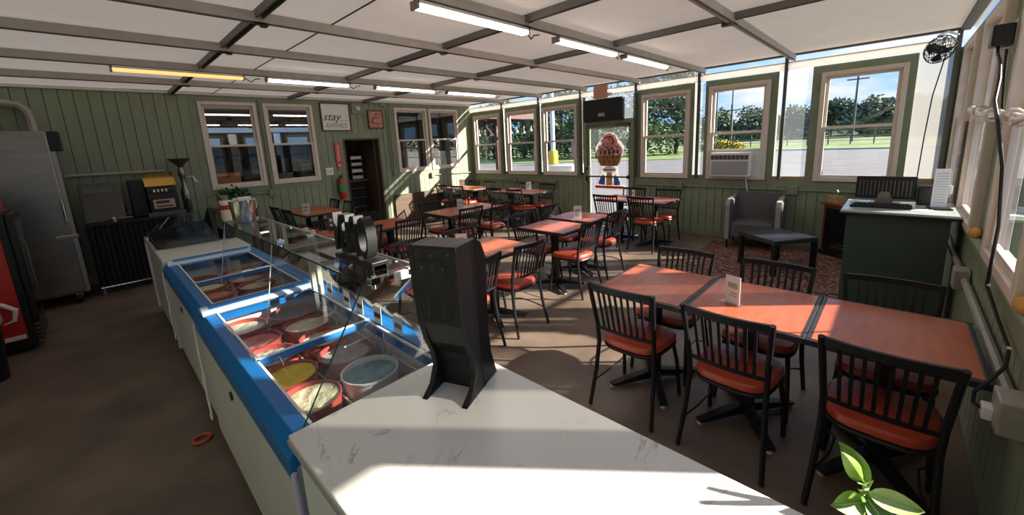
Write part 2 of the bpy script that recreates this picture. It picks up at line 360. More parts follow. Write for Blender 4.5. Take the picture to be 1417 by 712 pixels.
# ---- windows
WN = [0]
def window(loc, rz, w, z0, z1, upper=M_GLASS, lower=M_GLASS, frame=M_TRIM, ac=False, rail=.5):
    WN[0] += 1
    o = sroot('window_%d' % WN[0], loc, rz); h = z1-z0; cw = .055
    g = G()
    g.box(0, cw, -.035, .06, z0, z1).box(w-cw, w, -.035, .06, z0, z1).box(cw, w-cw, -.035, .06, z1-cw, z1).box(cw, w-cw, -.035, .06, z0, z0+cw)
    obj('frame', g, frame, o, bevel=.006)
    zm = z0+h*rail; a, b = cw, w-cw; s_ = .038
    def sash(nm, c, d, y, gl):
        if d-c < .1: return
        q = obj(nm, G().box(a, a+s_, y, y+.03, c, d).box(b-s_, b, y, y+.03, c, d).box(a+s_, b-s_, y, y+.03, d-s_, d).box(a+s_, b-s_, y, y+.03, c, c+s_), frame, o, bevel=.003)
        obj('pane', G().quad((a+s_, y+.015, c+s_), (b-s_, y+.015, c+s_), (b-s_, y+.015, d-s_), (a+s_, y+.015, d-s_)), gl, q)
    sash('upper_sash', zm-.02, z1-cw, .02, upper)
    if not ac: sash('lower_sash', z0+cw, zm+.02, -.012, lower)
    else:
        sash('lower_sash', zm-.30, zm+.02, -.012, lower)
        obj('filler_panel', G().box(a, b, .0, .03, z0+cw, zm-.30), M_WHITE, o)
    return o
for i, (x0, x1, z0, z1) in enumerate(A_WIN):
    window((x0, YA, 0), 0, x1-x0, z0, z1, M_GLASSR if i < 2 else glassmat('window_glass_dim', (.7, .7, .7), .10, .7),  # reflection strength and kitchen gloom set sash by sash in the glass
           glassmat('window_glass_muted', (.9, .9, .9), .035, .7) if i < 2 else glassmat('window_glass_dim2', (.5, .52, .55), .22, .7))
for i, (y0, y1) in enumerate(B_WINY):
    window((XB, y1, 0), RB, y1-y0, 1.0, 2.52, ac=(i == 4), rail=.5)
for x0, x1 in C_WINX:
    window((x1, YC, 0), RC, x1-x0, 1.0, 2.52)
# ---- plastic film in the gaps and transom, with wooden stops
k = 0
for h, par in [(h, wf) for h in B_GAP]+[(h, wr) for h in C_GAP]:
    mm = glassmat('thin_film', (.93, .96, .98), .04, .5, milk=.10, milkcol=(.8, .85, .88)) if (par is wf and h is B_GAP[4]) else M_MILK if (par is wf and h is B_GAP[5]) or (par is wr and k % 2 == 0) else M_FILM
    k += 1
    obj('film_pane', G().quad((h[0], .05, h[2]), (h[1], .05, h[2]), (h[1], .05, h[3]), (h[0], .05, h[3])), mm, par)
    obj('wood_stop', G().box(h[0], h[1], .012, .07, h[2], h[2]+.03), M_PLY, par)
obj('transom_pane', G().quad((B_TRANS[0], .05, B_TRANS[2]), (B_TRANS[1], .05, B_TRANS[2]), (B_TRANS[1], .05, B_TRANS[3]), (B_TRANS[0], .05, B_TRANS[3])), M_FILM, wf)
# ---- clear strip above the walls
obj('strip_pane', G().quad((ly(YA), .05, 2.62), (ly(YC), .05, 2.62), (ly(YC), .05, HC), (ly(YA), .05, HC)), glassmat('strip_film', (.94, .97, 1), .03, .4, milk=.06), wf)
obj('strip_pane', G().quad((-XB, .05, 2.62), (-XR, .05, 2.62), (-XR, .05, HC), (-XB, .05, HC)), MATS['strip_film'], wr)
# ---- glass door in wall B
d1 = sroot('door_1', (XB, DOOR_Y[1], 0), RB); dw = DOOR_Y[1]-DOOR_Y[0]
obj('door_frame', G().box(-.07, 0, -.05, .09, 0, 2.12).box(dw, dw+.07, -.05, .09, 0, 2.12).box(0, dw, -.05, .09, 2.045, 2.12), M_GREENT, d1, bevel=.004)
lf = obj('door_leaf', G().box(.0, .06, .0, .04, .01, 2.045).box(dw-.06, dw, .0, .04, .01, 2.045).box(.06, dw-.06, .0, .04, 1.985, 2.045).box(.06, dw-.06, .0, .04, .01, .12), M_GREENT, d1)
obj('pane', G().quad((.06, .02, .12), (dw-.06, .02, .12), (dw-.06, .02, 1.985), (.06, .02, 1.985)), glassmat('door_glass', (.93, .95, .95), .06, .8, milk=.06), lf)
obj('push_bar', G().box(.02, dw-.02, -.05, -.02, .98, 1.01).box(.04, .07, -.05, 0, .96, 1.03).box(dw-.07, dw-.04, -.05, 0, .96, 1.03), M_CHAN, d1)
obj('latch_box', G().box(-.005, .075, -.075, 0, .90, 1.20).box(.02, .055, -.11, -.07, 1.0, 1.12), mat('bronze_dark', (.06, .05, .045), .4, metal=.6), d1, bevel=.006)
obj('closer', G().box(dw-.30, dw-.02, -.06, 0, 1.99, 2.035), M_CHAN, d1, bevel=.005)
# ---- kitchen doorway lining (no leaf in view)
d2 = sroot('door_2', (A_DOOR[0], YA, 0)); wA = A_DOOR[1]-A_DOOR[0]
obj('door_frame', G().box(-.004, .03, -.02, .12, 0, 2.02).box(wA-.03, wA+.004, -.02, .12, 0, 2.02).box(.03, wA-.03, -.02, .12, 1.99, 2.025), M_BROWN, d2)
obj('door_leaf', G().box(wA-.075, wA-.035, .13, .90, .01, 1.98), M_BROWN, d2)

# ---- ceiling: fabric panels between steel members
XM = [1.07, 2.81, 4.30]; YM = [1.22, 2.45, 3.62, 4.76, 5.95, 7.15]
ceil = sroot('ceiling')
xs = [XR]+XM+[XB+.1]; ys = [YC-.1]+YM+[YA+.1]
for i in range(len(xs)-1):
    for j in range(len(ys)-1):
        g = G(); nx, ny = 6, 5
        for a in range(nx+1):
            for b in range(ny+1):
                fx, fy = a/nx, b/ny
                g.v.append((xs[i]+(xs[i+1]-xs[i])*fx, ys[j]+(ys[j+1]-ys[j])*fy, HC+.012-.022*math.sin(math.pi*fx)*math.sin(math.pi*fy)*(.6+.4*math.sin(3.1*i+1.7*j))))
        for a in range(nx):
            for b in range(ny):
                p = a*(ny+1)+b; g.f.append((p, p+ny+1, p+ny+2, p+1))
        obj('fabric_panel', g, M_CEIL, ceil, smooth=True)
for y in YM:       # flat purlins running along X
    pu = obj('purlin', G().box(XR, XB, y-.028, y+.028, HC-.085, HC-.012), mat('purlin_tan', (.44, .40, .35), .5, noise=.08), ceil); obj('lip', G().box(XR, XB, y-.030, y-.016, HC-.097, HC-.085), M_CHAN, pu)
for x in XM:       # rafters along Y, open channel
    obj('rafter', G().box(x-.028, x-.018, YC, YA, HC-.06, HC).box(x+.018, x+.028, YC, YA, HC-.06, HC).box(x-.018, x+.018, YC, YA, HC-.03, HC-.02), mat('rafter_brown', (.17, .155, .135), .55, metal=.3), ceil)
    for y in YM: obj('bracket', G().box(x+.03, x+.075, y+.035, y+.10, HC-.09, HC-.02).box(x-.05, x+.05, y-.03, y+.03, HC-.096, HC-.085), M_CHAN, ceil)
obj('seam_cord', G().cyl((1.62, YC, HC-.012), (1.62, YA, HC-.012), .006, n=6), M_CHAN, ceil)
obj('edge_beam', G().box(XB-.01, XB+.05, YC, YA, HC-.015, HC+.01), M_CHAN, ceil)
obj('edge_beam', G().box(XR, XB, YC-.05, YC+.03, HC-.03, HC+.01), M_CHAN, ceil)
obj('edge_beam', G().box(XR, XB, YA-.03, YA, HC-.04, HC), M_WHITE, ceil)
# posts of the tent frame standing along wall B
pn = 0
for y in (7.225, 6.04, 4.90, 3.655, 2.52, 1.295):
    pn += 1
    zb = 1.02
    o = struct('trim_%d' % pn, G().box(XB-.045, XB-.005, y-.022, y+.022, zb, HC-.02), M_CHAN)
o = struct('trim_%d' % (pn+1), G().box(XB-.05, XB-.005, YC+.005, YC+.05, 1.0, HC-.02), M_CHAN)

# rolled shades along the strip above wall B
rb = [YA-.012, 7.225, 6.04, 4.90, 3.655, 2.52, 1.295, -.402]
for i in range(7):
    a, b = rb[i]-(.0215 if i else 0), rb[i+1]+.0215
    t = thing('rolled_shade', ['white rolled shade above the window next to the boarded wall', 'white rolled shade above the second window from the boarded wall', 'white rolled shade above the window left of the glass door', 'white rolled shade above the glass door and speaker', 'white rolled shade above the window right of the glass door', 'white rolled shade above the air conditioner window', 'white rolled shade above the window behind the computer podium'][i], 'window shade', (XB-.004, (a+b)/2, 2.67), 0, 'rolled shades along the window wall')
    hl = (a-b)/2
    obj('roll', G().tube([(0, -hl, 0), (0, -hl*.3, .004), (0, hl*.4, -.003), (0, hl, 0)], .045, 12), M_SHADE, t, smooth=True)
    obj('hem_bar', G().box(-.02, .0, -hl, hl, .045, .06), M_TRIM, t)

# ceiling tubes
def fixture(x0, x1, y, label, warm=False):
    t = thing('tube_light', label, 'ceiling light', ((x0+x1)/2, y-.05, HC-.096), 0, 'tube lights under the fabric ceiling'); h = (x1-x0)/2
    obj('housing', G().box(-h, h, -.045, .045, -.022, 0), M_WHITE, t)
    obj('diffuser', G().prism([(-.036, -.022), (-.030, -.05), (.030, -.05), (.036, -.022)], 0, -h+.01, h-.01), M_TUBEW if warm else M_TUBE, t)
    obj('end_cap', G().box(-h-.006, -h+.012, -.045, .045, -.055, 0), M_GREY, t); obj('end_cap', G().box(h-.012, h+.006, -.045, .045, -.055, 0), M_GREY, t)
    obj('cable', G().tube([(h, 0, -.02), (h+.08, .01, -.07), (h+.13, .02, -.03), (h+.185, .0, -.02)], .006, 6), M_BLKP, t)
names = ['nearest the serving counter', 'second from the serving counter', 'third from the serving counter', 'nearest the window wall']
for k, (a, b) in enumerate(((.31, 1.49), (1.74, 2.82), (3.24, 4.34), (4.62, 5.80))):
    fixture(a, b, 6.0, ('amber glowing tube light in the row by the boarded wall' if k == 0 else 'white tube light in the row by the boarded wall, '+names[k]), k == 0)
for k, (a, b) in enumerate(((1.70, 2.84), (3.27, 4.39), (4.60, 5.80))):
    fixture(a, b, 2.52, 'white tube light in the row over the centre tables, '+['second from the counter', 'third from the counter', 'nearest the window wall'][k])

# ------------------------------------------------------------------ tables and chairs
def chair_proto():
    t = thing('cafe_chair', '', 'chair')
    # cushion: rounded trapezoid
    def outline(sc):
        pts = []
        for k in range(24):
            a = 2*math.pi*k/24; cx_, sy_ = math.cos(a), math.sin(a)
            px = math.copysign(abs(cx_)**.55, cx_); py = math.copysign(abs(sy_)**.55, sy_)
            pts.append((px*(.198+.018*py)*sc, .025+py*.205*sc))
        return pts
    g = G(); lv = [(.93, .425), (1, .437), (1.0, .458), (.95, .474), (.72, .482), (.3, .484)]
    for sc, z in lv: g.v += [(p[0], p[1], z) for p in outline(sc)]
    for i in range(len(lv)-1):
        for j in range(24): g.f.append((i*24+j, i*24+(j+1) % 24, (i+1)*24+(j+1) % 24, (i+1)*24+j))
    g.f.append(tuple(range(23, -1, -1))); g.f.append(tuple((len(lv)-1)*24+j for j in range(24)))
    obj('seat', g, M_SEAT, t, smooth=True)
    obj('seat_frame', G().tube([(p[0]*.97, p[1]*.97, .418) for p in outline(1)]+[(outline(1)[0][0]*.97, outline(1)[0][1]*.97, .418)], .012, 6, False), M_BLACK, t, smooth=True)
    for s in (-1, 1):
        obj('back_post', G().tube([(s*.212, -.245, 0), (s*.196, -.190, .24), (s*.188, -.165, .43), (s*.190, -.178, .56), (s*.205, -.235, .80), (s*.210, -.25, .865)], [.013, .0145, .0145, .0145, .0145, .014], 8), M_BLACK, t, smooth=True)
        obj('leg', G().tube([(s*.205, .225, 0), (s*.192, .195, .26), (s*.175, .155, .42)], .0135, 8), M_BLACK, t, smooth=True)
        obj('stretcher', G().tube([(s*.203, -.215, .16), (s*.155, -.09, .205), (s*.150, .06, .205), (s*.199, .208, .15)], .0055, 6), M_BLACK, t, smooth=True)
    def bow(x, d): return -d*(1-(x/.205)**2)
    def rail(nm, z, y, half, th, h, d):
        n = 10; g = G()
        for i in range(n+1):
            x = -half+2*half*i/n; yy = y+bow(x, d)
            g.v += [(x, yy-th/2, z-h/2), (x, yy+th/2, z-h/2), (x, yy+th/2, z+h/2), (x, yy-th/2, z+h/2)]
        for i in range(n):
            a, b = i*4, i*4+4
            for q in range(4): g.f.append((a+q, a+(q+1) % 4, b+(q+1) % 4, b+q))
        g.f += [(0, 1, 2, 3), (n*4+3, n*4+2, n*4+1, n*4)]
        obj(nm, g, M_BLACK, t)
    rail('top_rail', .848, -.243, .208, .018, .034, .03)
    rail('lower_rail', .545, -.175, .190, .014, .018, .022)
    for i in range(8):
        x = (-3.5+i)*.041
        obj('slat', G().bar((x*.93, -.175+bow(x, .022), .545), (x, -.243+bow(x, .03), .84), .015, .007, (0, 1, 0)), M_BLACK, t)
    return t
CH = chair_proto(); used = [False]
def chair(x, y, rz, label, group):
    x += rnd.uniform(-.006, .006); y += rnd.uniform(-.006, .006); rz += rnd.uniform(-.04, .04)
    label = label
    if not used[0]:
        used[0] = True; CH.location = (x, y, 0); CH.rotation_euler = (0, 0, rz); CH['label'] = label; CH['group'] = group; return CH
    return dup(CH, (x, y, 0), rz, label, group)
def table_proto():
    t = thing('cafe_table', '', 'table')                       # depth .69 along x (between facing seats), width .60 along y
    obj('top', G().box(-.322, .322, -.277, .277, .742, .7515), M_WOOD, t)
    obj('edge_band', G().box(-.345, -.322, -.299, .299, .718, .750).box(.322, .345, -.299, .299, .718, .750).box(-.322, .322, -.299, -.277, .718, .750).box(-.322, .322, .277, .299, .718, .750).box(-.33, .33, -.285, .285, .716, .742), M_EDGE, t, bevel=.005)
    obj('column', G().box(-.038, .038, -.038, .038, .05, .70), M_BLACK, t, bevel=.012, seg=3)
    obj('support_plate', G().bar((-.22, -.2, .708), (.22, .2, .708), .05, .018).bar((-.22, .2, .708), (.22, -.2, .708), .05, .018), M_BLACK, t)
    for a in range(4):
        c, s = math.cos(math.pi/4+a*math.pi/2), math.sin(math.pi/4+a*math.pi/2)
        o = obj('base_foot', G().prism([(0, .03), (.30, .018), (.34, .018), (.345, .03), (.06, .085), (0, .09)], 1, -.028, .028), M_BLACK, t, bevel=.006)
        o.rotation_euler = (0, 0, math.pi/4+a*math.pi/2+(.18 if a % 2 else -.18))
        q = obj('glide', G().lathe([(.018, 0), (.02, .006), (.012, .018)], (.325, 0, 0), 10), M_GREY, o)
    return t
TB = table_proto(); tused = [False]
def table(x, y, rz, label, group):
    if not tused[0]:
        tused[0] = True; TB.location = (x, y, 0); TB.rotation_euler = (0, 0, rz); TB['label'] = label; TB['group'] = group; return TB
    return dup(TB, (x, y, 0), rz, label, group)
H = math.pi/2
SETS = [  # name in labels, orientation, table centres, end names, sides (low, high)
 ('row beside marble counter', 'X', [(2.60, 1.14), (2.60, .541), (2.60, -.058)], ['open end', 'middle', 'wall end'], ('counter side', 'podium side'), .285),
 ('pair behind black stand', 'Y', [(2.04, 2.87), (2.65, 2.87)], ['freezer end', 'centre end'], ('camera side', 'boarded-wall side'), .285),
 ('centre pair before glass door', 'Y', [(3.75, 2.92), (4.44, 3.00)], ['counter end', 'door end'], ('right-wall side', 'boarded-wall side'), .285),
 ('pair inside glass door', 'X', [(6.21, 2.765), (6.21, 3.39)], ['armchair end', 'door end'], ('room side', 'window side'), .285),
 ('middle pair before doorway', 'Y', [(3.78, 5.0), (4.385, 5.0)], ['doorway end', 'window end'], ('right-wall side', 'boarded-wall side'), .285),
 ('corner pair under first window', 'X', [(6.26, 7.27), (6.26, 7.875)], ['door end', 'corner end'], ('room side', 'window side'), .285),
 ('pair under third window', 'X', [(6.27, 5.46), (6.27, 6.065)], ['door end', 'corner end'], ('room side', 'window side'), .285),
 ('pair under stay-awhile sign', 'X', [(2.62, 7.18), (2.62, 7.785)], ['freezer end', 'wall end'], ('counter side', 'doorway side'), .285),
 ('pair beyond display freezers', 'Y', [(2.13, 5.02), (2.735, 5.02)], ['freezer end', 'centre end'], ('right-wall side', 'boarded-wall side'), .285),
]
for nm, ori, cs, ends, sides, off in SETS:
    for (x, y), en in zip(cs, ends):
        table(x, y, 0 if ori == 'X' else H, 'red-brown laminate table with black edge, %s of %s' % (en, nm), 'cafe tables')
        for k, sn in enumerate(sides):
            s = -1 if k == 0 else 1
            lab = 'black slat-back chair with red seat, %s, %s of %s' % (sn, en, nm)
            if ori == 'X': chair(x+s*off, y, (-H if k == 0 else H), lab, 'slat-back cafe chairs')
            else: chair(x, y+s*off, (0 if k == 0 else math.pi), lab, 'slat-back cafe chairs')

# card stands
def card(x, y, rz, label, h=.15, w=.10, z=.7515, mt=M_PAPER):
    t = thing('card_stand', label, 'table card', (x, y, z), rz, 'acrylic card stands on tables')
    obj('base', G().box(-w*.62, w*.62, -.035, .035, 0, .005), M_ACRY, t)
    obj('holder', G().box(-w/2, w/2, -.006, -.002, .004, h+.012), M_ACRY, t)
    c = obj('card', G().box(-w/2+.004, w/2-.004, -.0015, .0015, .006, h+.008), mt, t)
    obj('print', G().box(-w*.30, w*.30, .0016, .0022, h*.60, h*.80).box(-w*.3, w*.1, .0016, .0022, h*.4, h*.45).box(-w*.3, w*.2, .0016, .0022, h*.3, h*.34).box(-w*.30, w*.30, -.0022, -.0016, h*.60, h*.80).box(-w*.3, w*.1, -.0022, -.0016, h*.3, h*.45), mat('print_grey', (.40, .36, .34), .7) if mt is M_PAPER else M_PAPER, c)
for a in [(2.50, .63, 1.15, 'clear acrylic menu stand on the middle table beside the marble counter', .165, .105),
          (4.18, 2.88, -.75, 'white card stand on the centre table pair before the glass door', .18, .11),
          (6.12, 3.1, 1.0, 'white folded card stand on the table just inside the glass door', .15, .10),
          (6.45, 5.70, -.8, 'white card stand on the table under the third window', .17, .12),
          (6.40, 7.90, -.8, 'white card stand on the corner table by the boarded wall', .17, .14),
          (3.95, 4.96, -.8, 'white card stand on the middle table pair before the doorway', .17, .10),
          (4.35, 5.05, .9, 'narrow card stand seen edge-on at window end of middle pair', .14, .05),
          (2.36, 7.05, -.75, 'white card stand on the table under the stay awhile sign', .18, .13),
          (2.42, 3.06, -.8, 'pink and white card stand behind the black dispenser stand', .14, .12)]:
    card(a[0], a[1], a[2], a[3], a[4], a[5])
card(2.05, 5.22, -.8, 'dark framed menu sign with white border on table beyond the freezers', .20, .15, mt=mat('slate', (.045, .05, .06), .5))

# ------------------------------------------------------------------ marble counter
t = thing('serving_counter', 'white marble-look counter at the end of the ice cream freezers', 'counter', (0, 0, 0))
obj('worktop', G().box(.275, .955, -.40, 1.25, .885, .92), M_MARBLE, t, bevel=.004)
obj('cabinet', G().box(.30, .93, -.38, 1.23, .06, .885), M_WHITE, t)
obj('side_panel', G().box(.288, .30, .03, .60, .10, .86), M_WHITEP, t, bevel=.004); obj('side_panel', G().box(.288, .30, .62, 1.22, .10, .86), M_WHITEP, t, bevel=.004)
obj('edge_strip', G().box(.270, .276, -.40, 1.25, .890, .905), mat('edge_grey', (.35, .34, .33), .4), t)
obj('toe_kick', G().box(.36, .88, -.36, 1.2, 0, .06), M_CHAN, t)
tp = obj('tape', G().box(.2865, .288, .86, .885, .66, .78), M_BLUE, t)
# ------------------------------------------------------------------ black dispenser stand on the counter
wv = Vector((.062, -.16, 0)).normalized(); dv = Vector((.16, .062, 0)).normalized()
t = thing('tablet_stand', 'tall black plastic stand seen from behind on the marble counter', 'stand', (.638, 1.082, .92))
mm = Matrix((dv, wv, Vector((0, 0, 1)))).transposed().to_4x4()     # local x=depth, y=width, z up
front = [(0, 0), (.012, 0), (.05, .03), (.078, .085), (.068, .14), (.040, .20), (.020, .27), (.006, .40), (.004, .525), (.010, .535)]
back = [(.13, .535), (.17, .515), (.197, .465), (.200, .40), (.19, .21), (.20, .10), (.236, 0)]
WD = .172
for y0, y1 in ((0, .020), (WD-.020, WD)):
    obj('side_panel', G().prism(front+back, 1, y0, y1).xf(mm), M_BLKP, t, bevel=.003)
body = [(.110, 0), (.110, .08), (.100, .13), (.052, .19), (.022, .27), (.008, .40), (.007, .528), (.012, .534)]+[(x-.004, z-.002 if z > .3 else z) for x, z in back]
obj('back_shell', G().prism(body, 1, .016, WD-.016).xf(mm), M_BLKP, t, bevel=.002)
def fx(z): return .022+(.008-.022)*(z-.27)/.13 if z < .40 else .008-.001*(z-.40)/.13
def rrect(y0_, y1_, z0_, z1_, rad):
    pts_ = []
    for cy_, cz_, a0 in ((y1_-rad, z1_-rad, 0), (y0_+rad, z1_-rad, 90), (y0_+rad, z0_+rad, 180), (y1_-rad, z0_+rad, 270)):
        for q in range(5):
            a = math.radians(a0+q*22.5); z_ = cz_+rad*math.sin(a); pts_.append((fx(z_), cy_+rad*math.cos(a), z_))
    return pts_+[pts_[0]]
obj('recess_outline', G().tube(rrect(.030, .138, .285, .488, .022), .0028, 6, False).xf(mm), M_BLKP, t, smooth=True)
obj('slot_ridge', G().tube(rrect(.050, .066, .30, .43, .007), .0032, 6, False).xf(mm), M_BLKP, t, smooth=True)
obj('slot_ridge', G().tube(rrect(.108, .130, .29, .475, .010), .0032, 6, False).xf(mm), M_BLKP, t, smooth=True)
for yy, zz in ((.03, .51), (.086, .505), (.142, .51), (.045, .465), (.085, .47), (.122, .465), (.05, .305)):
    obj('screw', G().cyl((fx(zz)-.0025, yy, zz), (fx(zz)+.004, yy, zz), .0045, n=8).xf(mm), M_CHAN, t)
obj('seam_groove', G().tube([(x_*.55+.05, WD+.0005, z_) for x_, z_ in [(.16, .0), (.11, .10), (.10, .2), (.105, .4), (.10, .52)]], .002, 5).xf(mm), mat('seam_black', (.004, .004, .004), .6), t)

# ------------------------------------------------------------------ ice cream freezers
def freezer(name, label, y0, y1, x0, x1, rows):
    t = thing(name, label, 'freezer', (0, 0, 0), 0, 'ice cream freezers'); w = .045
    g = G().box(x0, x0+w, y0, y1, .09, .80).box(x1-w, x1, y0, y1, .09, .80).box(x0+w, x1-w, y0, y0+w, .09, .80).box(x0+w, x1-w, y1-w, y1, .09, .80).box(x0+w, x1-w, y0+w, y1-w, .09, .40)
    obj('body', g, mat('freezer_white', (.62, .60, .605), .4, noise=.06, nscale=2), t)
    obj('base', G().box(x0+.05, x1-.05, y0+.04, y1-.04, 0, .09), M_BLKP, t)
    f = .07
    obj('rim', G().prism([(x0-.018, .755), (x0-.018, .835), (x0+.02, .875), (x0+f, .875), (x0+f, .80), (x0+w, .80), (x0+.001, .79), (x0+.001, .755)], 1, y0, y1).box(x1-f, x1+.012, y0, y1, .80, .875).box(x0+f, x1-f, y0, y0+.05, .80, .872).box(x0+f, x1-f, y1-.10, y1, .80, .872), M_BLUE, t, bevel=.006)
    ym = y0+(y1-y0)*.42
    obj('centre_bar', G().box(x0+f-.01, x1-f+.01, ym-.018, ym+.018, .842, .874), M_BLUE, t, bevel=.004)
    # white curved lid cap at far end
    obj('lid_cap', G().prism([(y1-.15, .872), (y1-.13, .892), (y1-.075, .905), (y1-.02, .892), (y1, .872)], 0, x0+.012, x1-.046), mat('cap_blue_white', (.50, .66, .85), .25), t, smooth=True)
    obj('cap_stripe', G().prism([(y1-.118, .8985), (y1-.09, .9065), (y1-.06, .9065), (y1-.032, .8985)], 0, x0+.05, x1-.06), M_BLUE, t)
    for a, b, z in ((y0+.05, ym+.01, .862), (ym-.01, y1-.11, .868)):
        l_ = obj('lid', G().box(x0+f+.002, x0+f+.012, a, b, z, z+.010).box(x1-f-.012, x1-f-.002, a, b, z, z+.010).box(x0+f, x1-f, a, a+.010, z, z+.012).box(x0+f, x1-f, b-.010, b, z, z+.012), M_WHITEP, t)
        obj('pane', G().quad((x0+f+.01, a+.01, z+.005), (x1-f-.01, a+.01, z+.005), (x1-f-.01, b-.01, z+.005), (x0+f+.01, b-.01, z+.005)), M_LID, l_)
    # wire basket rails along customer side
    for q in range(3):
        ya, yb = y0+.10+q*(y1-y0-.2)/3, y0+.10+(q+1)*(y1-y0-.2)/3-.03
        xw = x1-.056
        obj('wire_basket', G().tube([(xw, ya, .55), (xw, ya+.02, .785), (xw, yb-.02, .785), (xw, yb, .55)], .004, 6).tube([(xw-.012, ya+.06, .55), (xw-.012, ya+.08, .745), (xw-.012, yb-.08, .745), (xw-.012, yb-.06, .55)], .004, 6).tube([(xw-.16, ya+.1, .778), (xw, ya+.1, .785)], .004, 6), M_WHITEP, t, smooth=True)
    obj('divider_wire', G().tube([(x0+.315, y0+.05, .695), (x0+.315, y1-.05, .695)], .005, 6), M_WHITEP, t)
    g = G()
    for yq in [(p+q)/2 for p, q in zip(rows, rows[1:])]:
        g.tube([(x0+.05, yq, .69), (x1-.05, yq, .69)], .0045, 6)
    obj('cross_wires', g, M_WHITEP, t)
    obj('drain_cap', G().cyl((x0-.001, ym+.25, .63), (x0-.008, ym+.25, .63), .022, n=12), mat('dark_brown', (.05, .03, .02), .5), t)
    for q in (.25, .6): obj('screw', G().cyl((x0-.001, y0+(y1-y0)*q, .66), (x0-.004, y0+(y1-y0)*q, .66), .007, n=8), M_WHITEP, t)
    return t
F1 = freezer('display_freezer', 'white chest freezer with blue rim nearest the marble counter', 1.255, 2.90, .285, .95, [1.672, 1.935, 2.198, 2.461, 2.724])
F2 = freezer('display_freezer', 'white chest freezer with blue rim, second from the marble counter', 2.905, 4.50, .30, .965, [3.30, 3.57, 3.84, 4.11])
def tub(x, y, col, label, tubcol=M_TUB, r_=.124, top=.755, tilt=0, rimcol=None):
    t = thing('ice_cream_tub', label, 'ice cream tub', (x, y, .42), 0, 'ice cream tubs in the freezers'); h = top-.42
    obj('carton', G().lathe([(r_*.86, 0), (r_, h), (r_-.004, h), (r_-.010, h-.06)], n=28, cap=False), tubcol, t, smooth=True)
    obj('rim', G().lathe([(r_-.003, h-.006), (r_+.004, h-.004), (r_+.004, h+.005), (r_-.003, h+.005), (r_-.003, h-.006)], n=28, cap=False), rimcol or tubcol, t, smooth=True)
    g = G(); n = 24
    for i in range(6):
        rr = (r_-.008)*i/5
        for j in range(n):
            a = 2*math.pi*j/n
            g.v.append((rr*math.cos(a), rr*math.sin(a), h-.016+.010*math.sin(5*a+i)*(i/5)*(1 if i < 5 else 0)+tilt*rr*math.cos(a)-.006*(1-i/5)))
    for i in range(5):
        for j in range(n): g.f.append((i*n+j, i*n+(j+1) % n, (i+1)*n+(j+1) % n, (i+1)*n+j))
    obj('ice_cream', g, col, t, smooth=True)
I = lambda nm, c, nz=.15, ns=30: mat(nm, c, .6, noise=nz, nscale=ns, bump=.6, bscale=35)
VAN = I('vanilla', (.74, .64, .42)); PINK = I('strawberry', (.66, .22, .20)); OREO = I('cookies', (.34, .31, .29), .75, 45)
YEL = I('mango', (.85, .56, .010), .08); TAN = I('butterscotch', (.62, .46, .32)); CHOC = I('chocolate', (.13, .07, .05)); GRY = I('lavender', (.36, .29, .29)); TEAL = I('mint_blue', (.16, .30, .33), .35, 18); DRK = I('dark_fudge', (.19, .16, .14), .6, 45)
for x, y, c, lb in [(.465, 1.672, VAN, 'cream coloured ice cream tub beside the counter end, scooped into a slope'),
                    (.465, 1.935, YEL, 'bright yellow ice cream tub in the nearest freezer'),
                    (.465, 2.198, OREO, 'grey cookies and cream tub beside the yellow tub'),
                    (.465, 2.461, PINK, 'pink ice cream tub beside the cookies and cream tub'),
                    (.465, 2.724, VAN, 'pale vanilla tub at the far corner of nearest freezer'),
                    (.735, 1.672, TEAL, 'blue-grey ice cream tub with white rim beside the counter'),
                    (.735, 1.935, GRY, 'greyish lavender ice cream tub next to the yellow tub'),
                    (.735, 2.198, TAN, 'tan ice cream tub across from the cookies and cream tub'),
                    (.735, 2.461, VAN, 'off-white ice cream tub across from the pink tub'),
                    (.735, 2.724, DRK, 'dark fudge ice cream tub across from the pale vanilla tub')]:
    tub(x, y, c, lb, tilt=.12 if y < 2 and x < .5 else 0, tubcol=M_WHITEP if c is TEAL else M_TUB, rimcol=M_WHITEP if c is TEAL else None)
for x, y, c, lb in [(.48, 3.30, TAN, 'tan ice cream tub in the second freezer, counter end'), (.48, 3.57, PINK, 'pink ice cream tub in the second freezer'),
                    (.48, 3.84, VAN, 'vanilla ice cream tub in the second freezer'), (.48, 4.11, CHOC, 'chocolate ice cream tub in the second freezer, far end'),
                    (.75, 3.30, CHOC, 'dark chocolate tub by the glass side of the second freezer'), (.75, 3.57, VAN, 'pale tub by the glass side of the second freezer'),
                    (.75, 3.84, GRY, 'lavender grey tub by the glass side of the second freezer'), (.75, 4.11, TAN, 'tan tub by the glass side of the second freezer')]:
    tub(x, y, c, lb)
# third, plain white chest
t = thing('chest_freezer', 'plain white chest freezer holding the black dish bin', 'freezer', (0, 0, 0))
obj('body', G().box(.30, .95, 4.52, 6.15, .09, .84), mat('freezer_white', (.6, .6, .6)), t, bevel=.01)
obj('lid', G().box(.285, .96, 4.51, 6.16, .845, .905), mat('lid_offwhite', (.58, .60, .54), .4), t, bevel=.012)
obj('base', G().box(.36, .9, 4.6, 6.1, 0, .09), M_BLKP, t)
obj('corner_trim', G().box(.282, .30, 6.08, 6.165, .08, .84), M_WHITEP, t); obj('corner_trim', G().box(.282, .30, 4.515, 4.56, .08, .84), M_WHITEP, t)
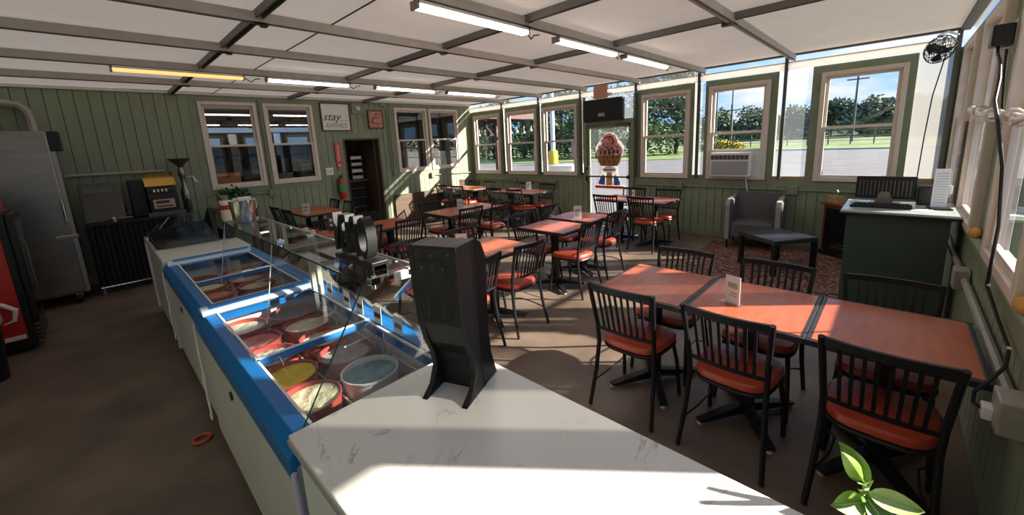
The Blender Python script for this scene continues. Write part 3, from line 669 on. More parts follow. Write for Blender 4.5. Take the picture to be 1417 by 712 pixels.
# ------------------------------------------------------------------ glass sneeze guard over the freezers
t = thing('sneeze_guard', 'clear glass sneeze guard standing on the ice cream freezers', 'glass guard', (0, 0, 0))
zt, ya, yb, xf, xk = 1.30, 1.29, 3.36, .580, .800
obj('top_glass', G().box(xf, xk, ya, yb, zt, zt+.006), M_GUARD, t)
obj('glass_edge', G().box(xf-.003, xf, ya, yb, zt, zt+.007), mat('glass_edge_green', (.02, .055, .045), .15), t)
obj('glass_edge', G().box(xk, xk+.006, ya, yb, zt-.004, zt+.010), mat('alu_edge', (.55, .58, .55), .3, metal=.4), t)
obj('customer_glass', G().quad((.925, ya, .88), (.925, yb, .88), (xk, yb, zt), (xk, ya, zt)), M_GUARD, t)
for yq in (ya, 2.30, yb):
    o = obj('side_glass', G().quad((.325, yq, .885), (.925, yq, .885), (xk, yq, zt), (xf, yq, zt)) if yq == ya else G().quad((.50, yq, .885), (.925, yq, .885), (xk, yq, zt), (xf, yq, zt)), M_GUARD, t)
    q0 = (.325 if yq == ya else .50)
    obj('glass_edge', G().bar((q0, yq, .885), (xf, yq, zt), .004, .004), MATS['glass_edge_green'] if yq == ya else MATS['alu_edge'], t)
    obj('clamp', G().box(xf+.02, xf+.06, yq-.015, yq+.015, zt-.012, zt+.014).cyl((xf+.04, yq, zt-.03), (xf+.04, yq, zt+.02), .010, n=8), M_CHROME, t, bevel=.003)
    obj('clamp', G().box(xk-.05, xk-.01, yq-.015, yq+.015, zt-.012, zt+.014), M_CHROME, t, bevel=.003)
obj('end_bar', G().box(xf+.12, xk+.01, ya-.012, ya+.004, zt-.022, zt+.010), M_WHITEP, t)
for yq in (2.55, 2.66): obj('support_post', G().box(.86, .885, yq-.018, yq+.018, .88, zt-.01), mat('cream_post', (.50, .47, .36), .5), t)
t = thing('splash_glass', 'small triangular glass splash panel beside the black dish bin', 'glass panel', (0, 5.0, .905))
obj('pane', G().prism([(.36, 0), (.80, 0), (.66, .34), (.50, .34)], 1, -.003, .003), M_GUARD, t)
obj('foot_rail', G().box(.34, .82, -.012, .012, 0, .012), M_ACRY, t)
# black standing letters on the guard
t = thing('letter_sign', 'black standing block letters on a bar atop the glass guard', 'sign', (.69, 1.56, zt+.006))
obj('base_bar', G().box(-.028, .028, -.19, .15, 0, .022).box(-.034, .034, -.19, -.12, 0, .034), M_BLKP, t, bevel=.003)
for ch_, yy in (('O', -.108), ('P', -.03), ('E', .045), ('N', .115)):
    text('letter', ch_, .235, mat('letter_black', (.012, .012, .012), .6), t, (0, yy, .105), (H, 0, H), ext=.020, sxx=.50)
# price cards along the back rim
for k, yy in enumerate((1.42, 1.66, 1.86, 2.06, 2.22, 2.46)):
    t = thing('price_card', ['flavour card with red print on the freezer back rim', 'flavour card with blue print on the freezer back rim', 'plain flavour card on the freezer back rim beside the blue one', 'plain flavour card standing mid freezer back rim', 'plain flavour card fourth along the back rim', 'plain flavour card furthest along the back rim'][k], 'price card', (.888, yy, .8745), 0, 'flavour cards on the back rim')
    obj('card', G().prism([(0, 0), (.003, .092), (.005, .092), (.002, 0)], 1, -.04, .04), M_PAPER, t)
    obj('print', G().prism([(0, .03), (.0008, .055), (.0018, .055), (.0010, .03)], 1, -.03, .03), (M_RED, M_BLUE, M_INK, M_INK, M_INK, M_INK)[k], t)

# ------------------------------------------------------------------ on and beside the freezers
t = thing('steel_bucket', 'shiny steel pail with folded napkins on the glass guard', 'bucket', (.68, 3.24, zt+.006))
obj('pail', G().lathe([(.062, 0), (.066, .004), (.080, .15), (.084, .153), (.080, .156), (.076, .15), (.06, .01), (0, .008)], n=28), mat('galv_pail', (.62, .63, .64), .22, metal=1, noise=.15, nscale=20), t, smooth=True)
obj('handle', G().tube([(.082*math.cos(a), .082*math.sin(a)*1.0, .14-.09*abs(math.sin(a))) for a in [math.pi*i/10 for i in range(-2, 9)]], .003, 6), M_CHROME, t, smooth=True)
obj('napkin', G().box(-.03, .05, -.035, .0, .11, .175).box(-.05, .02, .005, .03, .11, .168), M_PAPER, t, bevel=.008)
t = thing('dish_bin', 'black plastic dish bin with high back on the plain white freezer', 'bin', (.58, 5.25, .905))
obj('tray', G().prism([(-.27, 0), (.26, 0), (.28, .10), (.272, .10), (.25, .012), (-.26, .012), (-.282, .10), (-.29, .10)], 1, -.18, .45), M_BLKP, t)
obj('high_back', G().prism([(-.16, 0), (.45, 0), (.45, .06), (.20, .24), (.0, .34), (-.05, .33)], 0, .20, .235), M_BLKP, t)
obj('end_wall', G().prism([(-.28, 0), (.27, 0), (.22, .16), (-.10, .13), (-.285, .10)], 1, .44, .452), M_BLKP, t)
t = thing('cup_stack', 'stack of paper cups with red bands beside the dish bin', 'cups', (.912, 5.10, .905))
obj('stand', G().box(-.042, .042, -.045, .045, 0, .18), M_BLKP, t, bevel=.01)
for k in range(5): obj('cup', G().lathe([(.038, .18+k*.05), (.050, .18+k*.05+.075), (.046, .18+k*.05+.075), (.036, .185+k*.05)], n=18), (M_CREAM, M_CREAM, M_RED, M_PAPER, M_STEEL)[k], t, smooth=True)
t = thing('tool_stand', 'thin folding metal easel stand in the black bin', 'easel', (.36, 5.75, .905))
obj('frame', G().bar((-.05, .05, .0), (.14, -.02, .23), .018, .010), M_GREY, t); obj('brace', G().bar((.04, .0, .12), (.14, .05, 0), .012, .008), M_CHROME, t)
obj('plate', G().bar((-.08, .04, .03), (.04, .0, .16), .05, .006), M_CHAN, t)
t = thing('leafy_plant', 'low leafy green plant on the ledge below the kitchen window', 'plant', (1.55, 7.9, .92))
def leafcloud(n, rx, ry, rz, s, seed, squash=1):
    rr = random.Random(seed); g = G()
    for _ in range(n):
        a = rr.uniform(0, 6.28); b = math.acos(rr.uniform(-.3, 1)); q = rr.uniform(.5, 1)
        c = Vector((rx*math.sin(b)*math.cos(a)*q, ry*math.sin(b)*math.sin(a)*q, rz*math.cos(b)*q))
        d = Vector((rr.uniform(-1, 1), rr.uniform(-1, 1), rr.uniform(-.6, .9))).normalized(); e2 = d.cross(Vector((rr.uniform(-1, 1), rr.uniform(-1, 1), 1))).normalized()
        l = s*rr.uniform(.6, 1.2)
        g.add([c, c+d*l*.5+e2*l*.28, c+d*l, c+d*l*.5-e2*l*.28], [(0, 1, 2, 3)])
    return g
obj('foliage', leafcloud(240, .24, .16, .17, .09, 3).xf(Matrix.Translation((0, 0, .18))), M_LEAFD, t, kind=None)
obj('pot', G().lathe([(.09, 0), (.12, .2), (.11, .2), (.10, .17), (0, .17)], n=18), M_CHAN, t, smooth=True)
t = thing('side_ledge', 'dark narrow ledge table holding the leafy plant by wall', 'table', (1.55, 7.95, 0))
obj('top', G().box(-.30, .30, -.22, .3, .88, .92), M_BROWN, t, bevel=.005)
for sx_ in (-.26, .26):
    for sy_ in (-.18, .26): obj('leg', G().box(sx_-.02, sx_+.02, sy_-.02, sy_+.02, 0, .88), M_BROWN, t)
# hanging white hooks on the freezer fronts
for k, (yy, lb) in enumerate(((2.88, 'white plastic hook and cord hanging between the two blue freezers'), (4.50, 'white plastic cord hanging beside the plain white freezer'))):
    t = thing('hanging_cord', lb, 'cord', (.2615 if k == 0 else .2765, yy, 0), 0, 'white cords on the freezer fronts')
    obj('cord', G().tube([(.0, 0, .80), (-.004, .005, .6), (-.002, -.005, .45), (-.006, .01, .34), (-.004, .0, .22)], .006, 6), M_WHITEP, t, smooth=True)
    obj('hook', G().tube([(-.006, .01+.022*math.cos(a), .20+.022*math.sin(a)) for a in [math.pi*2*i/10 for i in range(11)]], .005, 6).tube([(-.008, .03, .47), (-.01, .03, .40), (-.008, -.02, .40), (-.006, -.022, .46)], .005, 6), M_WHITEP, t, smooth=True)
tag(obj('orange_ring', G().tube([(.20+.045*math.cos(a), 3.02+.045*math.sin(a), .012) for a in [math.pi*2*i/14 for i in range(15)]], .010, 8), M_ORNG, smooth=True), 'orange rubber ring lying on the floor by the freezer', 'ring')
tag(obj('marker_pen', G().tube([(.272, 1.245, .79), (.272, 1.243, .60), (.272, 1.24, .40)], [.009, .010, .010], 8), mat('pale_lilac', (.62, .55, .66), .4), smooth=True), 'pale lilac stick hanging at the freezer corner by the counter', 'stick')

# ------------------------------------------------------------------ left service area
t = thing('reach_in_refrigerator', 'tall stainless steel reach-in refrigerator by the coffee bench', 'refrigerator', (-.80, 7.40, 0))
obj('body', G().box(-.55, .535, .04, .86, .13, 2.12), M_STEEL, t, bevel=.008)
obj('door', G().box(-.55, .50, -.02, .04, .16, 2.165), M_STEEL, t, bevel=.012)
obj('side_edge', G().box(.50, .54, -.02, .06, .16, 1.92), mat('steel_edge', (.30, .29, .27), .4, metal=.6), t)
obj('top_box', G().box(.48, .60, -.01, .40, 1.93, 2.16), M_BLKP, t, bevel=.01)
h_ = obj('handle', G().tube([(.47, -.02, 1.38), (.485, -.075, 1.34), (.485, -.08, 1.2), (.485, -.075, 1.08), (.47, -.02, 1.05)], .012, 8), M_CHROME, t, smooth=True)
obj('latch', G().box(.36, .56, -.035, -.018, .855, .895), M_CHROME, t, bevel=.004)
for xx in (-.45, .43):
    for yy in (.08, .75): 
        c = obj('caster', G().cyl((xx-.02, yy, .06), (xx+.02, yy, .06), .06, n=14), M_BLKP, t, smooth=True); obj('fork', G().box(xx-.03, xx+.03, yy-.03, yy+.03, .09, .14), M_GREY, c)
# soda cooler
t = thing('drinks_cooler', 'black glass-door drinks cooler with red side panel by the refrigerator', 'cooler', (-.82, 5.87, 0))
obj('cabinet', G().box(-.30, .19, 0, .62, .06, 1.36), M_BLKP, t, bevel=.015)
sp = obj('side_panel', G().box(-.28, .14, -.012, .0, .14, 1.30), M_RED, t)
obj('script_swirl', G().tube([(-.24, -.014, .70), (-.12, -.014, .78), (-.02, -.014, .70), (-.05, -.014, .58), (.05, -.014, .50), (.11, -.014, .44), (.09, -.014, .34), (.02, -.014, .32)], [.006, .016, .02, .016, .02, .022, .014, .004], 8).tube([(-.2, -.014, .95), (-.05, -.014, 1.0), (.06, -.014, .92), (.0, -.014, .84)], [.006, .018, .016, .005], 8), M_PAPER, sp, smooth=True)
obj('spec_label', G().box(.0, .13, -.0135, -.012, .15, .19), M_PAPER, sp)
gd = obj('door', G().prism([(0.02, 0), (0, .20), (.03, .36), (.06, .42), (.60, .42), (.60, 0)], 2, .2, 1.3).xf(Matrix(((0, 1, 0, -.2), (1, 0, 0, 0), (0, 0, 1, 0), (0, 0, 0, 1)))) if False else G().box(.19, .235, .02, .60, .30, 1.33), M_BLKP, t, bevel=.01)
obj('pane', G().box(.2352, .238, .08, .54, .36, 1.26), glassmat('dark_door_glass', (.08, .08, .09), .25, .6), gd)
obj('handle', G().tube([(.24, .06, 1.1), (.27, .06, 1.05), (.27, .06, .60), (.24, .06, .55)], .010, 8), M_CHAN, t, smooth=True)
for k in range(5): obj('grille_slat', G().box(.19, .225, .02, .60, .075+k*.042, .10+k*.042), mat('grille_grey', (.05, .05, .05), .4), t)
for yy in (.1, .52): obj('foot', G().box(-.25, .15, yy-.03, yy+.03, 0, .06), M_BLKP, t)
t = thing('snack_box', 'red printed box on top of the drinks cooler', 'box', (-.76, 6.0, 1.36))
obj('box', G().box(-.2, .12, -.07, .16, 0, .13), mat('box_red', (.28, .035, .03), .5, noise=.4, nscale=20), t, bevel=.004); obj('print', G().box(-.12, .07, -.0715, -.07, .03, .10), mat('box_print', (.03, .02, .02), .6, noise=.6, nscale=40), t)
t = thing('bottle_lid', 'small white lid lying on top of the red box', 'lid', (-.80, 6.03, 1.49)); obj('lid', G().lathe([(.05, 0), (.06, .015), (.045, .03), (0, .034)], n=16), M_WHITEP, t, smooth=True)
t = thing('trash_can', 'black trash can with grey bag by the drinks cooler', 'trash can', (-.90, 5.33, 0))
obj('can', G().lathe([(.13, 0), (.165, .55), (.155, .55), (.125, .02), (0, .02)], n=24), M_BLKP, t, smooth=True); obj('bag', G().lathe([(.168, .47), (.176, .50), (.172, .565), (.158, .57), (.15, .50)], n=24), mat('bag_grey', (.35, .34, .33), .35), t, smooth=True)
# coffee bench with black skirt
t = thing('coffee_bench', 'long bench with black table skirt against the boarded wall', 'bench table', (.35, 7.95, 0))
obj('top', G().box(-.53, .60, -.38, .45, .94, .97), M_BLKP, t)
g = G(); n = 70; prev = None
for i in range(n+1):
    x = -.53+1.13*i/n; yv = -.375+.014*math.sin(i*1.9); g.v += [(x, yv, .13), (x, yv*.99, .945)]
for i in range(n): g.f.append((2*i, 2*i+2, 2*i+3, 2*i+1))
obj('skirt', g, M_BLKC, t, smooth=True)
obj('foot_rail', G().cyl((-.52, -.36, .10), (.6, -.36, .10), .012), M_CHROME, t)
for xx in (-.50, .56):
    for yy in (-.34, .40): obj('leg', G().cyl((xx, yy, 0), (xx, yy, .94), .02), M_CHROME, t)
t = thing('steel_cover', 'grey slanted steel equipment cover on the coffee bench', 'cover', (.03, 7.72, .97))
obj('panel', G().prism([(0, 0), (.03, 0), (.20, .50), (.17, .52)], 0, -.20, .20), mat('cover_grey', (.065, .067, .066), .35, metal=.4), t, bevel=.01)
g = G()
for k in range(5): g.box(-.16, .12, .133+k*.008-.003, .150+k*.008-.003, .40+k*.022, .408+k*.022)
obj('vent_slots', g, mat('slot_light', (.22, .22, .22), .5), t); obj('rear_prop', G().box(-.16, .16, .18, .26, 0, .40), M_CHAN, t)
t = thing('espresso_machine', 'black espresso machine with brass hood and button panel', 'espresso machine', (.66, 7.95, .97))
obj('body', G().prism([(-.20, 0), (.22, 0), (.22, .50), (.05, .56), (-.13, .46), (-.16, .34), (-.24, .26), (-.24, .04)], 0, -.16, .17), M_BLKP, t, bevel=.008)
obj('hood', G().prism([(-.17, .42), (-.10, .50), (.05, .60), (.22, .60), (.22, .585), (.05, .585), (-.09, .485), (-.155, .41)], 0, -.17, .18), M_GOLD, t, smooth=True)
g = G()
for k in range(4): g.box(-.09+k*.045, -.07+k*.045, -.185, -.165, .335, .375)
obj('buttons', g, M_PAPER, t)
obj('price_panel', G().box(-.12, .12, -.262, -.242, .10, .23), mat('panel_pink', (.46, .30, .25), .5), t); obj('panel_print', G().box(-.09, .06, -.264, -.262, .17, .21).box(-.09, .09, -.264, -.262, .12, .14), M_INK, t)
obj('side_tank', G().box(-.34, -.17, -.1, .22, .0, .52), M_BLKP, t, bevel=.01); obj('drip_tray', G().box(-.2, .22, -.34, -.2, 0, .05), M_CHAN, t)
t = thing('coffee_grinder', 'small grinder with flared dark hopper behind the espresso machine', 'grinder', (.98, 8.18, .97))
obj('hopper', G().lathe([(.03, .66), (.05, .70), (.15, .80), (.145, .805), (.03, .71)], n=24), mat('hopper_dark', (.05, .045, .04), .35), t, smooth=True)
obj('body', G().lathe([(.06, 0), (.06, .30), (.035, .36), (.032, .50), (.05, .54), (.05, .60), (.03, .67), (0, .67)], n=16), M_STEEL, t, smooth=True); obj('crank', G().tube([(.05, -.05, .5), (.12, -.1, .52), (.14, -.1, .44), (.17, -.1, .43)], .010, 6), M_CHROME, t, smooth=True)
t = thing('syrup_pump', 'small black bottle pump beside the espresso machine', 'bottle', (.93, 7.70, .97))
obj('bottle', G().lathe([(.035, 0), (.035, .15), (.015, .19), (.015, .21), (0, .21)], n=14), M_BLKP, t, smooth=True); obj('nozzle', G().tube([(0, 0, .21), (0, 0, .25), (.02, -.05, .25)], .007, 6), M_BLKP, t)
t = thing('portafilter', 'steel portafilter handle on the bench before the machine', 'portafilter', (.10, 7.66, .97), .2)
obj('cup', G().lathe([(.035, .0), (.04, .05), (.036, .05), (.0, .02)], n=14), M_CHROME, t, smooth=True); obj('grip', G().tube([(.04, 0, .035), (.12, -.02, .035), (.19, -.04, .03)], .012, 8), M_STEEL, t, smooth=True)
t = thing('water_kettle', 'small dark kettle on the coffee bench beside steel cover', 'kettle', (.14, 8.12, .97))
obj('pot', G().lathe([(.08, 0), (.09, .05), (.07, .16), (.03, .18), (0, .19)], n=18), M_CHAN, t, smooth=True); obj('handle', G().tube([(.07, 0, .04), (.12, 0, .08), (.11, 0, .15), (.06, 0, .16)], .009, 6), M_BLKP, t); obj('spout', G().tube([(-.07, 0, .06), (-.13, 0, .12), (-.15, 0, .17)], [.018, .012, .010], 8), M_CHAN, t)
# pipes on wall A
def pipe(name, pts, r_, mt, label, cat='conduit', boxes=()):
    t = thing(name, label, cat, (0, 0, 0)); obj('tube', G().tube(pts, r_, 8), mt, t, smooth=True)
    for b in boxes: obj('junction_box', G().box(*b), mt, t, bevel=.006)
    return t
pipe('vent_pipe', [(-1.65, 8.36, 2.57), (-.62, 8.36, 2.57), (-.52, 8.36, 2.55), (-.455, 8.36, 2.48), (-.44, 8.36, 2.38), (-.44, 8.36, 2.05), (-.44, 8.36, 1.0), (-.44, 8.36, 0)], .05, M_GREY, 'grey metal pipe bending down behind the steel refrigerator', 'pipe')
pipe('wall_rail', [(-.33, 8.41, 1.60), (.8, 8.41, 1.59)], .022, M_GREY, 'grey metal rail on boarded wall above coffee bench', 'rail', [(-.33, -.31, 8.41, 8.455, 1.58, 1.62), (.78, .80, 8.41, 8.455, 1.57, 1.61)])
pipe('wall_conduit', [(1.55, 8.43, 1.085), (2.10, 8.43, 1.075), (2.22, 8.43, 1.07)], .012, M_GREENT, 'thin green conduit below the large kitchen windows', boxes=[(2.215, 2.345, 8.39, 8.445, 1.0, 1.13)])
pipe('wall_conduit', [(2.285, 8.43, 1.13), (2.285, 8.43, 2.75)], .014, M_GREENT, 'green vertical conduit between the two large kitchen windows')
pipe('wall_conduit', [(4.80, 8.44, 1.30), (4.80, 8.44, 2.60), (4.75, 8.44, 2.72), (4.62, 8.44, 2.757), (4.4, 8.44, 2.757), (3.4, 8.44, 2.757)], .011, M_GREENT, 'green conduit rising beside the doorway and along the ceiling', boxes=[(4.82, 4.92, 8.40, 8.455, 1.16, 1.28)])
pipe('wall_conduit', [(4.87, 8.44, 1.28), (4.87, 8.44, 2.62), (4.90, 8.44, 2.785)], .012, M_GREENT, 'second green conduit beside the pair of dark windows')
pipe('wall_conduit', [(5.95, 8.43, 1.08), (6.1, 8.43, 1.07), (7.2, 8.43, 1.04)], .010, M_GREENT, 'thin conduit under the dark windows by the corner', boxes=[(5.86, 5.96, 8.39, 8.445, 1.02, 1.14)])
# signs on wall A
t = thing('wall_sign', 'white wooden sign reading stay AWHILE above the doorway', 'sign', (3.645, 8.44, 2.46))
obj('board', G().box(-.28, .28, -.012, .012, -.26, .26), M_PAPER, t)
obj('frame', G().box(-.30, -.28, -.022, .014, -.28, .28).box(.28, .30, -.022, .014, -.28, .28).box(-.28, .28, -.022, .014, .26, .28).box(-.28, .28, -.022, .014, -.28, -.26), M_BROWN, t)
text('lettering', 'stay', .22, M_INK, t, (-.09, -.014, .0), (H, 0, 0), .001, .35)
text('lettering', 'AWHILE', .145, mat('ink_grey', (.25, .24, .22), .7), t, (.0, -.014, -.17), (H, 0, 0), .001, sxx=.85)
obj('underline', G().box(.08, .27, -.0135, -.012, -.07, -.064), M_INK, t)
t = thing('small_picture', 'small red-framed pink print above the doorway', 'picture', (4.52, 8.43, 2.42))
obj('print', G().box(-.155, .155, -.01, .012, -.175, .175), mat('pink_print', (.50, .22, .18), .6, noise=.35, nscale=14), t)
obj('frame', G().box(-.18, -.155, -.02, .014, -.20, .20).box(.155, .18, -.02, .014, -.20, .20).box(-.155, .155, -.02, .014, .175, .20).box(-.155, .155, -.02, .014, -.2, -.175), mat('frame_red', (.12, .03, .02), .5), t)
obj('motif', G().tube([(-.10, -.012, -.10), (-.06, -.012, .02), (.02, -.012, .06), (.10, -.012, .03)], [.006, .014, .012, .004], 6).tube([(-.02, -.012, .10), (.03, -.012, .13), (.08, -.012, .11)], [.005, .014, .004], 6).tube([(-.12, -.012, -.05), (-.02, -.012, -.08), (.11, -.012, -.11)], [.006, .012, .004], 6), mat('motif_dark', (.20, .06, .05), .6), t)
t = thing('wall_lamp', 'round white alarm bell on green plate above the doorway', 'alarm', (4.13, 8.43, 2.645)); obj('plate', G().box(-.13, .13, -.012, .022, -.11, .10), M_GREENT, t); obj('bell', G().cyl((0, -.012, 0), (0, -.05, 0), .055, .045, 18), M_TRIM, t, smooth=True)
t = thing('light_switch', 'white double light switch beside the fire extinguisher', 'switch', (3.38, 8.44, 1.37)); obj('plate', G().box(-.075, .075, -.012, .014, -.075, .075), M_WHITEP, t, bevel=.004); obj('toggle', G().box(-.045, -.012, -.02, -.012, -.035, .035), M_TRIM, t); obj('toggle', G().box(.012, .045, -.02, -.012, -.035, .035), M_TRIM, t)
t = thing('extinguisher_sign', 'narrow red fire extinguisher arrow sign beside the doorway', 'sign', (3.60, 8.43, 1.68))
obj('plate', G().prism([(-.055, -.20), (0, -.27), (.055, -.20), (.055, .27), (-.055, .27)], 1, -.006, .004), mat('sign_red', (.60, .06, .05), .4), t)
text('lettering', 'FIRE EXTINGUISHER', .065, M_PAPER, t, (.0, -.0075, .06), (H, H, 0), .0008, sxx=.58)
obj('arrow', G().prism([(-.03, -.19), (0, -.24), (.03, -.19)], 1, -.0075, -.006), M_PAPER, t)
t = thing('fire_extinguisher', 'red fire extinguisher with green label on wall by doorway', 'fire extinguisher', (3.565, 8.36, .78))
obj('cylinder', G().lathe([(.05, 0), (.065, .02), (.065, .36), (.05, .40), (.025, .43), (.02, .45), (0, .45)], n=20), M_RED, t, smooth=True)
obj('label', G().lathe([(.0656, .15), (.0656, .32)], n=20, cap=False), mat('label_green', (.06, .28, .12), .5), t, smooth=True)
obj('valve', G().box(-.025, .025, -.02, .02, .44, .49).bar((-.02, 0, .49), (.07, 0, .52), .018, .01).bar((-.02, 0, .46), (.06, 0, .45), .018, .008), M_BLKP, t); obj('hose', G().tube([(-.02, 0, .46), (-.09, -.01, .42), (-.10, -.01, .25), (-.085, -.01, .12)], .010, 6), M_BLKP, t, smooth=True); obj('bracket', G().box(-.07, .07, .05, .10, .18, .21), M_CHAN, t)
t = thing('wainscot_panel', 'dark brown wood panel low on the boarded wall beside doorway', 'wood panel', (5.45, 8.43, 0))
obj('panel', G().box(-.66, .72, -.02, .02, 0, .70), M_BROWN, t)
for k in range(6): obj('plank', G().box(-.66, .72, -.028, -.019, .005+k*.116, .113+k*.116), M_BROWN, t)

# ------------------------------------------------------------------ kitchen beyond (seen through windows and doorway)
t = thing('cardboard_box', 'orange-brown cardboard box inside the kitchen window', 'box', (1.66, 8.85, 1.1)); obj('carton', G().box(-.2, .22, -.13, .13, 0, .37), M_CARD, t); obj('hand_hole', G().box(-.05, .06, -.132, -.13, .30, .325), M_INK, t); obj('flap', G().box(-.2, .22, -.02, .0, .37, .375), M_CARD, t)
t = thing('kitchen_counter', 'long dark counter inside the kitchen behind the windows', 'counter', (2.2, 8.95, 0)); obj('top', G().box(-1.0, 1.35, -.30, .32, 1.06, 1.10), M_CHAN, t); obj('cabinet', G().box(-1.0, 1.35, -.27, .32, 0, 1.06), M_BLKC, t)
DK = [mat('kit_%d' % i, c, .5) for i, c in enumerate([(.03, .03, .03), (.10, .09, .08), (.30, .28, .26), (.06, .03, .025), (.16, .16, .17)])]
def shelf(x, y, w, hgt, n, label, seed):
    t = thing('storage_shelf', label, 'shelf', (x, y, 0))
    for k in range(n): obj('shelf_board', G().box(-w/2, w/2, -.22, .22, .25+k*(hgt-.3)/(n-1)-.012, .25+k*(hgt-.3)/(n-1)+.012), M_CHAN, t)
    for a in (-1, 1):
        for b in (-1, 1): obj('upright', G().box(a*w/2-.015, a*w/2+.015, b*.2-.015, b*.2+.015, 0, hgt), M_CHAN, t)
    rr = random.Random(seed); q = 0
    for k in range(n-1):
        z = .25+k*(hgt-.3)/(n-1)+.012; xx = -w/2+.08
        while xx < w/2-.12:
            ww = rr.uniform(.08, .22); hh = rr.uniform(.12, .30); mt = rr.choice(DK); kind = rr.random()
            nm, cat = ('storage_jar', 'jar') if kind < .4 else ('storage_box', 'box')
            s_ = tag(obj(nm, (G().lathe([(ww/2*.9, 0), (ww/2, .02), (ww/2, hh*.8), (ww/2*.6, hh), (0, hh)], n=12) if kind < .4 else G().box(-ww/2, ww/2, -.12, .12, 0, hh).box(-ww/2-.004, ww/2+.004, -.124, .124, hh*.85, hh+.004)), mt, smooth=kind < .4), '%s %s on %s level of %s' % (['black', 'brown-grey', 'pale', 'dark red', 'grey'][DK.index(mt)], cat, ['lowest', 'second', 'third', 'upper', 'top'][k], label), cat, 'stored goods in the kitchen')
            s_.location = (x+xx+ww/2, y-.05, z); xx += ww+rr.uniform(.02, .1)
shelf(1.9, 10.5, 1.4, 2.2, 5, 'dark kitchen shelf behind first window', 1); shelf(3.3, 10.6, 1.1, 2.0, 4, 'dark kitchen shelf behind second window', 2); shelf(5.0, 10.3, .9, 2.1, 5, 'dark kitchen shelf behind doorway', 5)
t = thing('black_rack', 'black prep cabinet with rails just inside the kitchen doorway', 'cabinet', (4.01, 9.25, 0))
obj('body', G().box(-.42, .42, -.24, .25, .05, 1.06), M_BLKC, t); obj('top', G().box(-.45, .45, -.28, .28, 1.06, 1.10), M_CHAN, t)
for k in range(4): obj('rail', G().cyl((-.40, -.27, .25+k*.22), (.40, -.27, .25+k*.22), .010, n=8), M_CHAN, t)
for k in range(3): obj('post', G().box(-.40+k*.39, -.37+k*.39, -.285, -.24, 0, 1.06), M_BLKP, t)
t = thing('paper_organiser', 'pale stacked tray organiser on the black kitchen cabinet', 'organiser', (4.27, 9.22, 1.10))
for k in range(4): obj('tray', G().box(-.14, .14, -.16, .16, .02+k*.15, .035+k*.15).box(-.12, .12, -.15, .12, .035+k*.15, .09+k*.15), M_PAPER if k % 2 else M_TRIM, t)
for a in (-.14, .125): obj('side', G().box(a, a+.015, -.16, .16, 0, .56), M_CHAN, t)
t = thing('coffee_brewer', 'black coffee brewer on the kitchen cabinet inside doorway', 'coffee maker', (3.85, 9.15, 1.10)); obj('base', G().box(-.10, .10, -.14, .14, 0, .05), M_BLKP, t); obj('column', G().box(-.10, .10, .04, .14, .05, .30), M_BLKP, t); obj('head', G().box(-.10, .10, -.14, .14, .28, .38), M_BLKP, t, bevel=.015); obj('pot', G().lathe([(.06, .05), (.075, .12), (.05, .2), (0, .2)], (0, -.04, 0), 14), M_CHAN, t, smooth=True)
t = thing('lit_wall_panel', 'pale panel added as the lit kitchen wall beyond doorway', 'board', (4.0, 10.95, 1.3)); obj('board', G().box(-.5, .3, 0, .03, 0, 1.1), M_PAPER, t); obj('frame', G().box(-.53, -.5, -.01, .04, -.03, 1.13), M_CHAN, t)  # pale panel added in place of the light falling on the kitchen wall
t = thing('white_bin', 'white slatted tray on the kitchen floor in the doorway', 'tray', (4.05, 8.62, 0)); obj('tray', G().box(-.2, .28, -.02, .1, 0, .05), M_BLKC, t)
for k in range(9): obj('slat', G().box(-.18+k*.05, -.15+k*.05, -.03, .1, .05, .06), M_WHITEP, t)
for i, (x, y, z, w, d, h, c, lb) in enumerate([(2.12, 9.0, 1.1, .35, .3, .42, 0, 'black kitchen appliance behind the first window'), (2.65, 8.9, 1.1, .30, .25, .30, 1, 'dark kitchen appliance behind the second window'), (3.1, 8.95, 1.1, .25, .3, .45, 4, 'grey kitchen appliance behind the second window'),
                                               (5.4, 8.9, 0.0, .7, .5, 1.75, 4, 'grey metal cabinet behind the dark window'), (6.4, 8.95, 0.0, .8, .5, 1.65, 1, 'dark metal cabinet behind the corner window')]):
    t = thing('kitchen_appliance', lb, 'appliance', (x, y, z)); obj('body', G().box(-w/2, w/2, -d/2, d/2, 0, h), DK[c], t, bevel=.02); obj('panel', G().box(-w/2+.03, w/2-.03, -d/2-.012, -d/2, h*.55, h*.9), DK[1], t); obj('knob', G().cyl((w*.3, -d/2, h*.45), (w*.3, -d/2-.03, h*.45), .02, n=10), DK[2], t)

# ------------------------------------------------------------------ fittings on wall B
t = thing('wall_speaker', 'wide black speaker panel mounted over the glass door', 'speaker', (XB-.10, 4.31, 2.325))
obj('cabinet', G().box(-.06, .06, -.44, .44, -.215, .215), M_BLKP, t, bevel=.03, seg=3); obj('grille', G().box(-.064, -.058, -.41, .41, -.19, .19), mat('grille_black', (.008, .008, .008), .7), t, bevel=.01)
obj('badge', G().box(-.068, -.062, -.06, .08, -.13, -.06), M_STEEL, t, bevel=.01); obj('bracket', G().box(.05, .12, -.1, .1, -.05, .05), M_CHAN, t)
t = thing('exit_sign', 'pinkish orange exit sign box above the black speaker', 'exit sign', (XB-.11, 4.36, 2.55)); obj('housing', G().box(-.03, .03, -.155, .155, 0, .24), mat('exit_pink', (.62, .28, .19), .5), t, bevel=.01); obj('bracket', G().box(.02, .06, -.04, .04, .1, .16), M_TRIM, t); obj('lamp_head', G().lathe([(.035, -.03), (.05, .0), (.03, .03)], (0, -.21, .06), 12), M_WHITEP, t, smooth=True)
t = thing('air_conditioner', 'white window air conditioner set in a window over armchair', 'air conditioner', (XB-.02, 1.955, 1.06))
